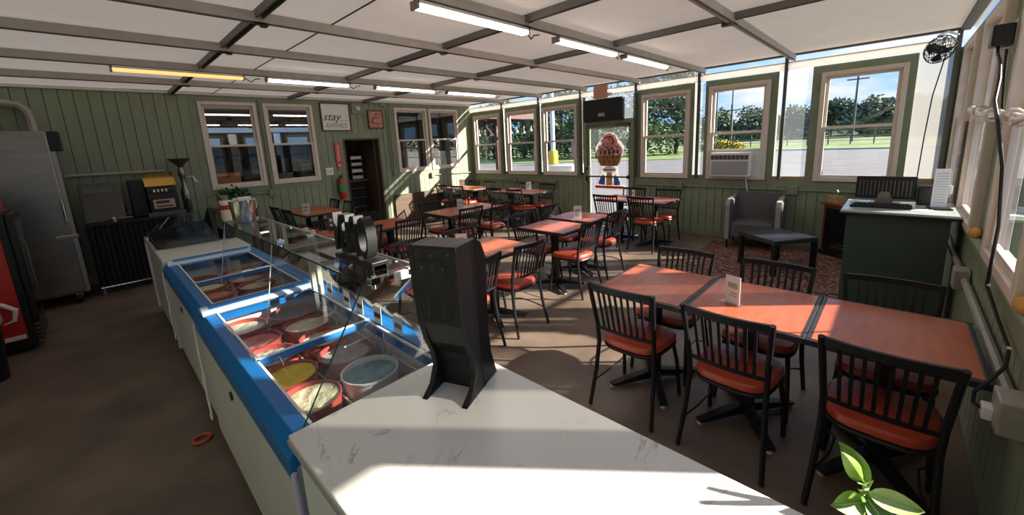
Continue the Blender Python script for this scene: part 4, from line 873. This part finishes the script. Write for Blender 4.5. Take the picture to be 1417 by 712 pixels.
obj('case', G().box(-.16, .25, -.30, .30, 0, .385), M_WHITEP, t, bevel=.012); obj('front_grille', G().box(-.168, -.158, -.27, .27, .03, .245), mat('ac_grey', (.33, .33, .34), .5), t)
for k in range(9): obj('louver', G().box(-.172, -.158, -.27+k*.062, -.218+k*.062, .275, .345), M_CHAN, t)
for k in range(6): obj('fin', G().box(-.1725, -.167, -.27, .27, .045+k*.034, .053+k*.034), mat('ac_fin', (.45, .45, .46), .5), t)
cd = obj('power_cord', G().tube([(-.08, -.235, .01), (-.06, -.235, -.10), (-.050, -.25, -.20), (-.038, -.28, -.29), (-.016, -.33, -.38), (-.014, -.375, -.44)], .009, 6), M_WHITEP, t, smooth=True); obj('plug', G().box(-.03, .004, -.395, -.355, -.50, -.43), M_WHITEP, cd)
pipe('wall_conduit', [(XB-.035, 3.60, .86), (XB-.035, -.40, .86)], .013, M_GREENT, 'green horizontal conduit below windows behind the armchair', boxes=[(XB-.075, XB-.012, 2.74, 2.84, .81, .92), (XB-.075, XB-.012, 1.03, 1.17, .79, .92)])
pipe('wall_conduit', [(XB-.035, 8.3, .86), (XB-.035, 5.60, .84)], .013, M_GREENT, 'green horizontal conduit below windows in the far corner', boxes=[(XB-.075, XB-.012, 6.82, 6.92, .79, .92), (XB-.075, XB-.012, 5.56, 5.66, .75, .88)])
# ------------------------------------------------------------------ lounge corner
tag(struct('rug', G().box(4.70, 6.95, .275, 2.07, 0.001, .012), M_RUG), 'red and tan patterned area rug under the coffee table', 'rug').pop('kind')
t = thing('armchair', 'grey fabric tub armchair against the window wall', 'armchair', (6.915, 1.50, .0125), math.radians(5))
obj('seat', G().box(-.30, .26, -.275, .275, .17, .40), M_GREYF, t, bevel=.03, seg=3)
obj('backrest', G().prism([(.14, .30), (.30, .30), (.34, .80), (.24, .82)], 1, -.30, .30), M_GREYF, t, bevel=.03, seg=3)
for s in (-1, 1):
    a_ = obj('arm', G().prism([(-.30, .12), (.32, .12), (.32, .74), (.0, .745), (-.26, .72), (-.30, .66)], 1, s*.275, s*.375), M_GREYF, t, bevel=.025, seg=3)
    obj('arm_facing', G().prism([(-.306, .14), (-.299, .14), (-.299, .665), (-.255, .727), (.30, .752), (.30, .758), (-.262, .735), (-.306, .67)], 1, s*.295, s*.355), M_ARMF, a_)
    for xx in (-.26, .26): obj('leg', G().cyl((xx, s*.32, 0), (xx, s*.32, .13), .012, .018), M_BLACK, t)
t = thing('coffee_table', 'small square black coffee table on the patterned rug', 'coffee table', (5.93, 1.02, .012), math.radians(-37))
obj('top', G().box(-.30, .30, -.30, .30, .385, .438), M_COFT, t, bevel=.003)
for sx_ in (-1, 1):
    for sy_ in (-1, 1): obj('leg', G().box(sx_*.30, sx_*.25, sy_*.30, sy_*.25, 0, .386), M_BLACK, t)
t = thing('electric_fireplace', 'mahogany electric fireplace with black glass front in the corner', 'fireplace', (6.74, .35, .012), math.radians(231.5))   # local -y is the front
obj('cabinet', G().box(-.42, .42, .01, .26, .02, .70), M_MAHO, t); obj('mantel', G().box(-.45, .45, -.03, .28, .70, .73), M_MAHO, t, bevel=.005)
obj('firebox_glass', G().box(-.375, .375, -.005, .012, .06, .655), mat('black_glass', (.010, .010, .011), .12), t); obj('log_grate', G().box(-.25, .25, -.008, -.004, .13, .15).box(-.18, .2, -.008, -.004, .17, .185), M_CHAN, t); obj('plinth', G().box(-.43, .43, -.015, .26, 0, .05), M_BLKP, t)
t = thing('trinket_box', 'small carved wooden box on top of the fireplace', 'box', (7.0, .55, .742), .6); obj('box', G().box(-.09, .09, -.06, .06, 0, .10), M_PLY, t, bevel=.006); obj('sprig', leafcloud(30, .07, .05, .05, .05, 9).xf(Matrix.Translation((0, 0, .11))), M_LEAF, t)
# podium with computer
t = thing('podium', 'dark green service podium with grey laminate top by right wall', 'podium', (0, 0, 0))
obj('body', G().box(4.40, 4.96, -.345, .265, .0, 1.035), M_PODG, t, bevel=.004); obj('top', G().box(4.33, 5.02, -.391, .305, 1.045, 1.07), M_PODT, t, bevel=.006); obj('top_edge', G().box(4.325, 5.025, -.393, .31, 1.03, 1.052), M_BLKP, t, bevel=.004)
t = thing('computer_monitor', 'black computer monitor seen from behind on the podium', 'monitor', (4.86, .05, 1.07), math.radians(0))
obj('screen', G().box(.02, .05, -.20, .20, .035, .235), M_BLKP, t, bevel=.008)
g = G()
for k in range(14): g.box(.013, .0205, -.17+k*.026, -.16+k*.026, .06, .20)
obj('vent_slats', g, M_CHAN, t); obj('neck', G().prism([(-.065, 0), (.065, 0), (.03, .10), (-.03, .10)], 0, .0, .018), M_STEEL, t); obj('foot', G().box(-.06, .10, -.11, .09, 0, .008), M_STEEL, t, bevel=.003)
t = thing('keyboard', 'black computer keyboard on the podium top', 'keyboard', (4.60, .06, 1.07), math.radians(0)); obj('case', G().box(-.075, .075, -.19, .20, 0, .020), M_BLKP, t, bevel=.005)
for a in range(4):
    for b in range(12): obj('key', G().box(-.065+a*.034, -.037+a*.034, -.175+b*.030, -.150+b*.030, .020, .028), M_BLKP, t) if (a == 0 and b == 0) else None
kk = [o for o in bpy.data.objects if o.name.startswith('key') and o.name == 'key'][0]
for a in range(4):
    for b in range(12):
        if a or b:
            c = kk.copy(); COL.objects.link(c); c.parent = t; c.location = (a*.034, b*.030, 0)
t = thing('mouse', 'small white computer mouse on the podium by keyboard', 'mouse', (4.745, .245, 1.07)); obj('shell', G().sph((0, 0, .017), .045, .028, .018), M_WHITEP, t, smooth=True); obj('wheel', G().cyl((-.025, -.004, .030), (-.025, .004, .030), .008, n=8), M_CHAN, t)
t = thing('receipt_printer', 'black receipt printer beside the monitor on the podium', 'printer', (4.90, -.212, 1.07)); obj('case', G().box(-.07, .09, -.055, .055, 0, .155), M_BLKP, t, bevel=.012); obj('lid', G().box(-.05, .08, -.05, .05, .155, .165), M_CHAN, t, bevel=.004)
t = thing('paper_stand', 'tall white printed menu sheet in stand on the podium', 'menu stand', (4.68, -.28, 1.07), math.radians(8)); obj('base', G().box(-.09, .06, -.07, .06, 0, .012), M_BLKP, t, bevel=.004); obj('sheet', G().box(-.004, .004, -.045, .045, .01, .32), M_PAPER, t)
for k in range(12): obj('print_line', G().box(-.0047, -.004, -.035, .035, .05+k*.021, .056+k*.021), mat('ink_light', (.45, .42, .40), .7), t)
obj('clip', G().box(-.012, .012, -.065, -.045, .12, .19), M_WHITEP, t, bevel=.005)
tag(obj('paper_slip', G().box(4.47, 4.60, -.25, -.12, 1.071, 1.073), M_PAPER), 'white paper slip lying on the podium top', 'paper')
# ------------------------------------------------------------------ right wall fittings
pipe('wall_conduit', [(7.2, YC+.035, .74), (5.0, YC+.035, .74), (3.95, YC+.035, .74), (2.24, YC+.035, .72)], .020, M_GREY, 'grey conduit pipe along the right wall behind tables', boxes=[(3.78, 3.92, YC+.012, YC+.085, .67, .80), (2.06, 2.20, YC+.012, YC+.085, .65, .78)])
t = thing('outlet_cable', 'black cable looping from the window sill to outlet box', 'cable', (0, 0, 0)); y_ = YC+.06
obj('cable', G().tube([(3.50, YC+.09, 2.15), (3.42, YC+.095, 2.10), (3.24, YC+.10, 2.04), (3.12, YC+.105, 1.95), (2.96, YC+.125, 1.84), (2.78, YC+.125, 1.75), (2.76, YC+.09, 1.55), (2.80, YC+.065, 1.28), (2.86, YC+.06, .98), (2.72, YC+.03, .87), (2.42, YC+.03, .845), (2.31, YC+.05, .81), (2.225, YC+.095, .775), (2.19, YC+.13, .735), (2.18, YC+.13, .695), (2.165, YC+.105, .685)], .007, 6), M_BLKP, t, smooth=True); obj('plug', G().box(2.13, 2.19, YC+.082, YC+.112, .66, .71), M_WHITEP, t, bevel=.005)
for q_ in ((2.86, YC+.055, .98), (2.42, YC+.03, .845)): obj('cable_clip', G().cbox(q_, (.02, .012, .015)), M_WHITEP, t)
t = thing('power_adapter', 'black power adapter plugged in high on the right wall', 'adapter', (3.46, YC+.012, 2.10)); obj('box', G().box(-.01, .10, .025, .11, .04, .15), M_BLKP, t, bevel=.01); obj('outlet', G().box(-.02, .13, -.03, .03, .0, .17), M_GREY, t, bevel=.006); obj('lead', G().tube([(.09, .04, .03), (.12, .03, -.10), (.13, .02, -.22), (.08, .02, -.30)], .006, 6), M_BLKP, t, smooth=True)
t = thing('plastic_roll', 'bundled clear plastic curtain rolled up under right wall windows', 'plastic roll', (0, 0, 0))
g = G(); pts = []
for k in range(15): pts.append((4.45-k*.135, YC+.072+.006*math.sin(k*1.7), 1.83-.006*k+.010*math.sin(k*2.3)))
obj('bundle', G().tube(pts, [.020+.008*math.sin(k*2.1) for k in range(15)], 10), mat('clear_plastic', (.66, .60, .54), .15), t, smooth=True)
for k in (3, 8, 12): obj('tie', G().tube([(pts[k][0], pts[k][1]+.03*math.cos(a), pts[k][2]+.03*math.sin(a)) for a in [2*math.pi*i/10 for i in range(11)]], .008, 6), M_TRIM, t)
obj('hanger', G().box(4.3, 4.32, YC-.01, YC+.09, 1.80, 1.82).box(2.7, 2.72, YC-.01, YC+.09, 1.75, 1.77), M_TRIM, t)
for k, (xx, lb) in enumerate(((5.06, 'grey shutter board leaning beside the right wall window'),)):
    t = thing('shutter_board', lb, 'board', (xx, YC+.012, 1.005)); obj('board', G().box(-.015, .09, -.01, .03, 0, .75), mat('board_grey', (.12, .105, .085), .7, noise=.2), t); obj('latch', G().tube([(.03, .035, .50), (.02, .05, .46), (.04, .05, .38), (.03, .035, .35)], .008, 6), M_WHITEP, t, smooth=True)
for k, (xx, yy, lb) in enumerate(((3.92, .0, 'lump of orange foam on the sill beside the window'), (5.24, .0, 'orange foam lump on the sill beyond the podium'), (2.42, .0, 'orange foam block on the near sill of right wall'))):
    o = tag(obj('foam_lump', G().sph((0, 0, .03), .05, .03, .04, 8, 6).sph((.05, .01, .025), .03, .02, .028, 8, 6), mat('foam_orange', (.62, .30, .07), .8, bump=.6, bscale=50), smooth=True), lb, 'foam', 'foam lumps on sill'); o.location = (xx, YC+.01, 1.004)
# corner fan
t = thing('wall_fan', 'small black caged fan mounted high in the window corner', 'fan', (6.95, -.24, 2.58))
fm = Matrix.Rotation(math.radians(35), 4, 'Z') @ Matrix.Rotation(math.radians(-20), 4, 'Y')
g = G()
for k in range(10):
    a = 2*math.pi*k/20*1; 
    g.tube([Vector((-.09*math.cos(b), .15*math.sin(b)*math.cos(a), .15*math.sin(b)*math.sin(a))) for b in [math.pi*i/12 for i in range(13)]], .003, 5)
    g.tube([Vector((-.09*math.cos(b), -.15*math.sin(b)*math.cos(a), -.15*math.sin(b)*math.sin(a))) for b in [math.pi*i/12 for i in range(13)]], .003, 5)
for q in (.06, .10, .13, .15):
    for sg in ((-1, 1) if q < .15 else (0,)):
        g.tube([(sg*.09*math.sqrt(max(0, 1-(q/.15)**2)), q*math.cos(b), q*math.sin(b)) for b in [2*math.pi*i/20 for i in range(21)]], .003 if q < .15 else .006, 5)
obj('cage', g.xf(fm), M_BLKC, t)
for k in range(4):
    a = k*math.pi/2
    obj('blade', G().add([Vector((-.02, .02*math.cos(a), .02*math.sin(a))), Vector((-.03, .12*math.cos(a-.35), .12*math.sin(a-.35))), Vector((.0, .135*math.cos(a), .135*math.sin(a))), Vector((.02, .12*math.cos(a+.35), .12*math.sin(a+.35)))], [(0, 1, 2, 3)]).xf(fm), M_BLKP, t)
obj('motor', G().cyl((-.03, 0, 0), (.14, 0, 0), .045, n=14).xf(fm), M_BLKP, t, smooth=True)
obj('bracket', G().tube([fm @ Vector((.12, 0, 0)), Vector((.16, -.06, .02)), Vector((.22, -.13, .05))], .014, 8).tube([Vector((0, .03, .15)), Vector((.06, -.05, .19)), Vector((.12, -.14, .15))], .012, 8), M_WHITEP, t, smooth=True)
obj('cord', G().tube([(.10, -.06, -.05), (.16, .0, -.5), (.22, .02, -1.0), (.28, .03, -1.5)], .006, 6), M_BLKP, t, smooth=True)
# ------------------------------------------------------------------ plant at the counter end
t = thing('potted_sapling', 'young green potted plant with broad leaves at the counter end', 'plant', (1.06, -.02, 0))
obj('planter', G().lathe([(.07, 0), (.088, .55), (.095, .58), (.085, .58), (.08, .50), (0, .50)], n=24), M_CHAN, t, smooth=True); obj('soil', G().lathe([(.081, .52), (0, .525)], n=20), M_BROWN, t)
obj('stem', G().tube([(0, 0, .50), (.0, .0, .75), (0, 0, .90), (.0, .003, .985)], [.007, .006, .005, .003], 6), mat('stem_green', (.30, .42, .10), .5), t, smooth=True)
def leaf(base, tip, width, up, cup=.02, mt=M_LEAF):
    base, tip = Vector(base), Vector(tip); d = tip-base; ln = d.length; up = Vector(up).normalized(); side = d.cross(up).normalized(); nrm = side.cross(d).normalized(); g = G(); n = 8
    for i in range(n+1):
        f = i/n; w = width*(math.sin(math.pi*min(1, f**.8))**.8 if 0 < f < 1 else 0.02); c = base+d*f+nrm*(-.12*ln*(f-.5)**2*1.2)
        for s, cc in ((-1, cup), (-.5, cup*.3), (0, 0), (.5, cup*.3), (1, cup)): g.v.append(tuple(c+side*(s*w/2)+nrm*cc))
    for i in range(n):
        for j in range(4): g.f.append((i*5+j, i*5+j+1, i*5+j+6, i*5+j+5))
    lo = obj('leaf', g, mt, t, smooth=True)
    obj('midrib', G().tube([base+d*f+nrm*(-.12*ln*(f-.5)**2*1.2+.001) for f in (0, .3, .6, .95)], [.002, .0018, .0014, .0008], 5), MATS['stem_green'], lo)
ML = mat('leaf_bright', (.20, .36, .055), .4, noise=.2, nscale=14); MP = mat('leaf_pale', (.36, .47, .16), .45, noise=.15, nscale=14)
V3 = lambda a, b, z: (r*a+u*b)*1.0+Vector((0, 0, z))
def scr(a, b, dd=0): return Vector((0, 0, .975))+r*a*.8+u*b*.8+F*dd     # offsets in metres about the growing tip
leaf(scr(.0, .0), scr(-.045, .10, .03), .048, -F, .010, ML); leaf(scr(.0, .0), scr(-.075, .095, -.02), .035, -F, -.01, ML)
leaf(scr(.0, -.02), scr(.118, -.045, -.03), .044, (-F+u*.4), .010, MP); leaf(scr(-.005, -.045), scr(-.11, -.045, -.01), .048, (-F+u*.5), .008, ML)
leaf(scr(.0, -.03), scr(.03, -.115, -.05), .052, -F+u*.3, .006, M_LEAF); leaf(scr(.0, -.0), scr(-.035, .02, -.02), .040, -F, .008, MP); leaf(scr(.0, -.03), scr(-.055, .015, -.03), .03, -F, .008, M_LEAF)

# ------------------------------------------------------------------ outdoors
struct('ground', G().box(-60, 46, -120, 160, -.35, -.12), M_ASPH)
struct('ground_verge', G().box(46, 260, -160, 220, -.36, -.10), M_GRASS)
tag(obj('grass_strip', G().prism([(33, 12.5), (45.5, 12.5), (45.5, 70), (22, 70), (22, 44)], 2, -.119, -.08), M_GRASS), 'strip of lawn beyond the car park near trees', 'lawn')
def tree(x, y, h, w, lab, k, seed, n=1500, leafs=.5):
    t = thing('tree', lab, 'tree', (x, y, -.12), 0, 'trees beyond the car park')
    obj('trunk', G().tube([(0, 0, 0), (.1, .05, h*.3), (0, 0, h*.7)], [.22, .16, .08], 8), M_TRUNK, t, smooth=True)
    rr = random.Random(seed); g = G(); nb = 14
    for b in range(nb):
        zf = rr.uniform(.05, .84); q = w*rr.uniform(.20, .30)*(1.15-.5*zf)
        c = Vector((rr.uniform(-.6, .6)*w/2*(1.1-.6*zf), rr.uniform(-.6, .6)*w/2*(1.1-.6*zf), h*zf))
        gg = leafcloud(n//nb, q, q, q*.85, leafs, seed*31+b)
        g.add([Vector((v[0]+c.x, v[1]+c.y, max(.06, v[2]+c.z))) for v in gg.v], gg.f)
    obj('crown', g, M_TREE[k] if x < 60 else mat('foliage_haze_%d' % k, [(.135, .175, .11), (.155, .19, .12), (.12, .16, .11)][k], .9, noise=.35, nscale=.4), t)  # far crowns greyed, distance haze put into their colour
trees = [(37, 48, 7.5, 8), (38, 43.5, 7, 7.5), (37, 38.5, 8, 8), (39, 35.0, 7.2, 7.5), (38, 30.5, 8, 8), (40, 28.0, 8.5, 8), (38, 23.5, 7.5, 8), (39, 19.5, 9.5, 8), (42, 16.6, 9.5, 7),
         (103, 31, 6.5, 12), (108, 24, 7.2, 13), (104, 16.5, 6.4, 12), (109, 10.5, 7.4, 12), (104, 4.5, 7.6, 11), (107, -1.5, 7.2, 12), (104, -9, 7.2, 12), (98, -18, 10, 14), (35, 54, 9, 9)]
tl = ['bushy tree seen through the window nearest the boarded wall', 'round tree beyond the porch post', 'tall tree behind the porch string lights', 'round tree seen through the second corner window', 'leafy tree behind the white lamp pole', 'broad tree between lamp pole and purple banner', 'rounded tree behind the ice cream statue', 'tall dense tree seen through the window right of the door', 'dense tree at the edge of the window right of the door',
      'distant tree beyond the truck on the road', 'distant broad tree above the yellow bush', 'distant low tree behind the thick dark pole', 'distant tree behind the left end of guard railing', 'distant low tree left of the tall utility pole', 'distant rounded tree right of the utility pole', 'distant tree near the window corner', 'distant tree beyond the right end of the car park', 'leafy tree furthest behind the porch roof']
for i, (x, y, h, w) in enumerate(trees):
    tree(x, y, h, w, tl[i], i % 3, i+3, 3400 if x < 60 else 2600, leafs=.5 if x < 60 else .9)
t = thing('hillside', 'long wooded green hillside on the horizon beyond road', 'hill', (150, 0, -.2)); g = G(); n = 60
for i in range(n+1):
    yy = -220+440*i/n; hh = 7.0+2.6*math.sin(i*.31)+1.3*math.sin(i*.83+1)+1.0*math.sin(i*1.9)
    g.v += [(-25, yy, 0), (0, yy, hh*.75), (25, yy, hh), (60, yy, hh)]
for i in range(n):
    for j in range(3): g.f.append((i*4+j, i*4+4+j, i*4+5+j, i*4+1+j))
obj('slope', g, M_TREE[2], t, smooth=True)
rr = random.Random(11); g = G()
for _ in range(9000):
    i = rr.uniform(0, n); yy = -220+440*i/n; f = rr.random(); hh = 7.0+2.6*math.sin(i*.31)+1.3*math.sin(i*.83+1)+1.0*math.sin(i*1.9)
    c = Vector((-25+50*f, yy, hh*(.75*min(1, f*2)+.25*max(0, f*2-1))+rr.uniform(0, 1.4))); s_ = rr.uniform(.5, 1.3); d = Vector((rr.uniform(-1, 1), rr.uniform(-1, 1), rr.uniform(-1, 1))).normalized(); e2 = d.cross(Vector((.3, .4, 1))).normalized()
    g.add([c-d*s_, c+e2*s_*.7, c+d*s_, c-e2*s_*.7], [(0, 1, 2, 3)])
obj('foliage', g, M_TREE[0], t, kind='stuff')
# yellow flowering bush, road railing, truck, poles
t = thing('flowering_bush', 'yellow flowering bush beside the road beyond the car park', 'bush', (50, 14.8, .16)); obj('foliage', leafcloud(900, 1.2, 2.6, .8, .30, 5), M_LEAFD, t); obj('flowers', leafcloud(1500, 1.25, 2.7, .9, .22, 6), M_YELL, t)
t = thing('road_railing', 'dark metal railing along the road beyond the car park', 'railing', (60, 0, 0))
for k in range(2): obj('rail', G().box(-.05, .05, -30, 45, .75+k*.65, .90+k*.65), M_CHAN, t)
p0 = obj('post', G().box(-.06, .06, -.06, .06, -.15, 1.6), M_CHAN, t); p0.location = (0, -30, 0)
for k in range(1, 38): c = p0.copy(); COL.objects.link(c); c.location = (0, -30+2*k, 0)
struct('road', G().box(76, 84, -160, 200, -.09, -.05), M_ASPH)
t = thing('truck', 'dark pickup truck passing on the road behind railing', 'truck', (79.5, 27.3, -.05)); obj('cab', G().prism([(-1.2, .5), (1.3, .5), (1.3, 1.3), (.9, 2.0), (-.6, 2.05), (-1.1, 1.4)], 0, -.9, .9), mat('truck_blue', (.03, .04, .07), .3), t, bevel=.05); obj('bed', G().box(-.9, .9, 1.25, 3.2, .5, 1.25), MATS['truck_blue'], t, bevel=.05); obj('hood', G().box(-.9, .9, -2.4, -1.1, .5, 1.25), MATS['truck_blue'], t, bevel=.05)
for yy in (-1.7, 2.3):
    for xx in (-.85, .85): obj('wheel', G().cyl((xx-.1, yy, .38), (xx+.1, yy, .38), .38, n=14), M_BLKP, t)
def pole(x, y, h, lb, r_=.14):
    t = thing('utility_pole', lb, 'utility pole', (x, y, -.15), 0, 'utility poles along the road'); obj('shaft', G().cyl((0, 0, 0), (0, 0, h), r_*1.2, r_*.8), mat('pole_grey', (.10, .09, .085), .8), t, smooth=True); obj('cross_arm', G().box(-.06, .06, -1.1, 1.1, h-.9, h-.75), MATS['pole_grey'], t)
pole(70, 4.55, 8.8, 'tall utility pole seen through the window behind the podium', .13); pole(66, 18.1, 6.0, 'thick dark pole seen above the air conditioner', .17); pole(90, 27.5, 11, 'thin far pole left of the thick dark pole', .14); pole(92, 25.2, 12, 'thin far pole beside the thick dark pole', .14)
t = thing('lamp_pole', 'white lamp pole with yellow concrete base in car park', 'lamp pole', (27.5, 21.35, -.12)); obj('shaft', G().cyl((0, 0, .8), (0, 0, 8), .20, .16), M_WHITE, t, smooth=True); obj('base', G().lathe([(.42, 0), (.40, 1.0), (.34, 1.15), (0, 1.15)], n=18), mat('yellow_base', (.80, .52, .02), .5), t, smooth=True)
t = thing('parking_stripe', 'pale concrete kerb running along the car park edge', 'kerb', (0, 0, 0)); obj('kerb', G().box(45.6, 46, -100, 120, -.12, .02), mat('kerb_grey', (.45, .43, .40), .9), t)
# flat cut-out ice cream sign fixed on the outer face of the door glass
def cling(name, col):
    if name in MATS: return MATS[name]
    mt = bpy.data.materials.new(name); mt.use_nodes = True; n = mt.node_tree.nodes; l = mt.node_tree.links; n.clear()
    o = n.new('ShaderNodeOutputMaterial'); d = n.new('ShaderNodeBsdfDiffuse'); t_ = n.new('ShaderNodeBsdfTranslucent'); x = n.new('ShaderNodeMixShader'); x.inputs[0].default_value = .5
    tx = n.new('ShaderNodeTexCoord'); nz = n.new('ShaderNodeTexNoise'); nz.inputs['Scale'].default_value = 14; l.new(tx.outputs['Object'], nz.inputs[0])
    cr = n.new('ShaderNodeValToRGB'); cr.color_ramp.elements[0].position = .35; cr.color_ramp.elements[1].position = .65
    cr.color_ramp.elements[0].color = tuple(c*.82 for c in col)+(1,); cr.color_ramp.elements[1].color = tuple(col)+(1,); l.new(nz.outputs[0], cr.inputs[0])
    l.new(cr.outputs[0], d.inputs[0]); l.new(cr.outputs[0], t_.inputs[0]); l.new(d.outputs[0], x.inputs[1]); l.new(t_.outputs[0], x.inputs[2]); l.new(x.outputs[0], o.inputs[0])
    MATS[name] = mt; return mt
t = thing('ice_cream_sign', 'flat cut-out ice cream cone sign with red base on door glass', 'sign', (XB+.040, 4.262, .735), RB)
def lay(nm, poly, k, mt): return obj(nm, G().prism(poly, 1, -.0022*k, -.0022*k+.002), mt, t)
def arc(cx_, cz_, rx_, rz_, a0, a1, n=14): return [(cx_+rx_*math.cos(math.radians(a0+(a1-a0)*q/n)), cz_+rz_*math.sin(math.radians(a0+(a1-a0)*q/n))) for q in range(n+1)]
def blob(cx_, cz_, rx_, rz_, wob=0, m_=7): return [(cx_+(rx_+wob*math.cos(m_*a))*math.cos(a), cz_+(rz_+wob*math.cos(m_*a))*math.sin(a)) for a in [2*math.pi*q/40 for q in range(40)]]
WT = cling('cling_white', (.86, .82, .80)); PK = cling('cling_pink', (.84, .56, .52)); RD = cling('cling_red', (.66, .07, .07)); BR = cling('cling_waffle', (.48, .27, .12)); BL = cling('cling_blue', (.10, .26, .62)); TN = cling('cling_tan', (.74, .47, .20)); DB = cling('cling_dark', (.24, .11, .05))
lay('backing', [(-.345, 0), (.345, 0), (.345, .085), (.275, .10), (.20, .34), (.19, .46), (.285, .66), (.315, .74), (.33, .86), (.24, .98)]+arc(0, .90, .225, .25, 20, 160)+[(-.24, .98), (-.33, .86), (-.315, .74), (-.285, .66), (-.19, .46), (-.20, .34), (-.275, .10), (-.345, .085)], 0, WT)
lay('red_base', [(-.335, .01), (.335, .01), (.335, .065), (-.335, .065)], 1, RD)
lay('cone', [(-.075, .075), (.075, .075), (.06, .33), (-.06, .33)], 1, TN)
for sg in (-1, 1): lay('blue_drop', [(sg*.105, .08), (sg*.25, .09), (sg*.255, .14), (sg*.20, .24), (sg*.14, .30), (sg*.10, .24)], 1, BL)
lay('collar', arc(0, .40, .15, .07, 0, 360, 24), 1, WT); lay('collar_band', [(-.14, .385), (.14, .385), (.145, .41), (-.145, .41)], 2, BL)
lay('waffle_cup', [(-.19, .47), (.19, .47), (.25, .56), (.285, .66), (.28, .70), (-.28, .70), (-.285, .66), (-.25, .56)], 1, BR)
for q in range(9): lay('waffle_mark', blob(-.22+q*.055+(.02 if q % 2 else 0), .60+(.05 if q % 2 else -.04), .022, .016), 2, DB)
for q in range(6): lay('scoop_lobe', blob(-.24+q*.096, .745+.015*(q % 2), .07, .075), 2, PK)
lay('scoop', blob(0, .83, .27, .13, .012, 9), 1, PK); lay('top_scoop', blob(0, .97, .185, .165, .006, 8), 2, PK)
lay('red_swirl', arc(-.01, .97, .13, .11, -40, 150)+arc(-.01, .98, .085, .07, 150, -40), 3, RD); lay('red_swirl', arc(.03, 1.03, .06, .05, 60, 280, 8)+arc(.02, 1.03, .03, .02, 280, 60, 8), 3, RD)
for q in range(4): lay('red_streak', blob(-.17+q*.115, .83+.02*(q % 2), .035, .012), 3, RD)

# porch roof outside the far corner
t = thing('porch_roof', 'dark red-brown porch roof outside the corner windows', 'porch', (0, 0, -.12)); MR = mat('porch_red', (.075, .030, .026), .6, noise=.2)
obj('roof_deck', G().box(8.0, 10.4, 8.7, 13.5, 2.86, 2.94), MR, t); obj('fascia', G().box(10.35, 10.42, 8.7, 13.5, 2.62, 2.95).box(8.0, 10.4, 8.66, 8.72, 2.62, 2.95), MR, t)
for k in range(7): obj('joist', G().box(8.0, 10.4, 8.9+k*.72, 8.96+k*.72, 2.70, 2.86), MR, t)
for yy in (10.55, 13.3): obj('post', G().box(10.25, 10.38, yy-.065, yy+.065, 0, 2.75), MR, t)
obj('brace', G().bar((10.31, 10.55, 2.0), (10.31, 11.3, 2.7), .07, .07).bar((10.31, 10.55, 2.0), (10.31, 9.8, 2.7), .07, .07), MR, t)
st = thing('string_lights', 'string of round white bulbs under the porch roof', 'string lights', (0, 0, -.12)); obj('wire', G().tube([(10.2, 8.7+k*.30, 2.42-.10*abs(math.sin(k*.52))) for k in range(16)], .008, 5), M_BLKP, st)
for k in range(14): obj('bulb', G().sph((10.2, 8.8+k*.32, 2.28-.06*math.sin(k*1.3)**2), .045, n=8, k=6).cyl((10.2, 8.8+k*.32, 2.30), (10.2, 8.8+k*.32, 2.42), .012, n=6), mat('bulb_white', (.85, .82, .75), .3), st, smooth=True)
t = thing('ice_chest', 'white outdoor ice merchandiser outside window by the door', 'ice chest', (10.2, 7.35, -.12)); obj('cabinet', G().box(-.4, .4, -.42, .42, .1, 1.15), M_WHITE, t, bevel=.02); obj('hatch', G().box(-.43, -.40, -.38, .05, .5, 1.1), M_WHITEP, t, bevel=.01); obj('vent', G().box(-.415, -.40, -.25, -.10, .85, 1.0), M_INK, t); obj('base', G().box(-.36, .36, -.38, .38, 0, .1), M_CHAN, t)
t = thing('banner', 'purple hanging banner outside window by the glass door', 'banner', (13.5, 9.35, -.12)); obj('pole', G().cyl((0, 0, 0), (0, 0, 2.2), .025), M_GREY, t); obj('cloth', G().box(-.01, .01, -.20, .20, 1.25, 1.95), mat('banner_purple', (.26, .20, .27), .7, noise=.4, nscale=6), t)
t = thing('patio_chair', 'wire patio chair outside the window behind the podium', 'patio chair', (11.5, 1.25, -.12), .6)
obj('back', G().tube([(-.18, 0, .45), (-.16, .05, .95), (0, .08, 1.08), (.16, .05, .95), (.18, 0, .45)], .014, 6).tube([(-.09, 0, .45), (-.08, .06, 1.0)], .008, 5).tube([(0, 0, .45), (0, .07, 1.06)], .008, 5).tube([(.09, 0, .45), (.08, .06, 1.0)], .008, 5), M_CHAN, t); obj('seat', G().box(-.2, .2, -.38, .02, .42, .45), M_CHAN, t)
for sx_ in (-.18, .18):
    for sy_ in (-.36, .0): obj('leg', G().cyl((sx_, sy_, 0), (sx_, sy_, .43), .014, n=6), M_CHAN, t)
bpy.context.view_layer.update()
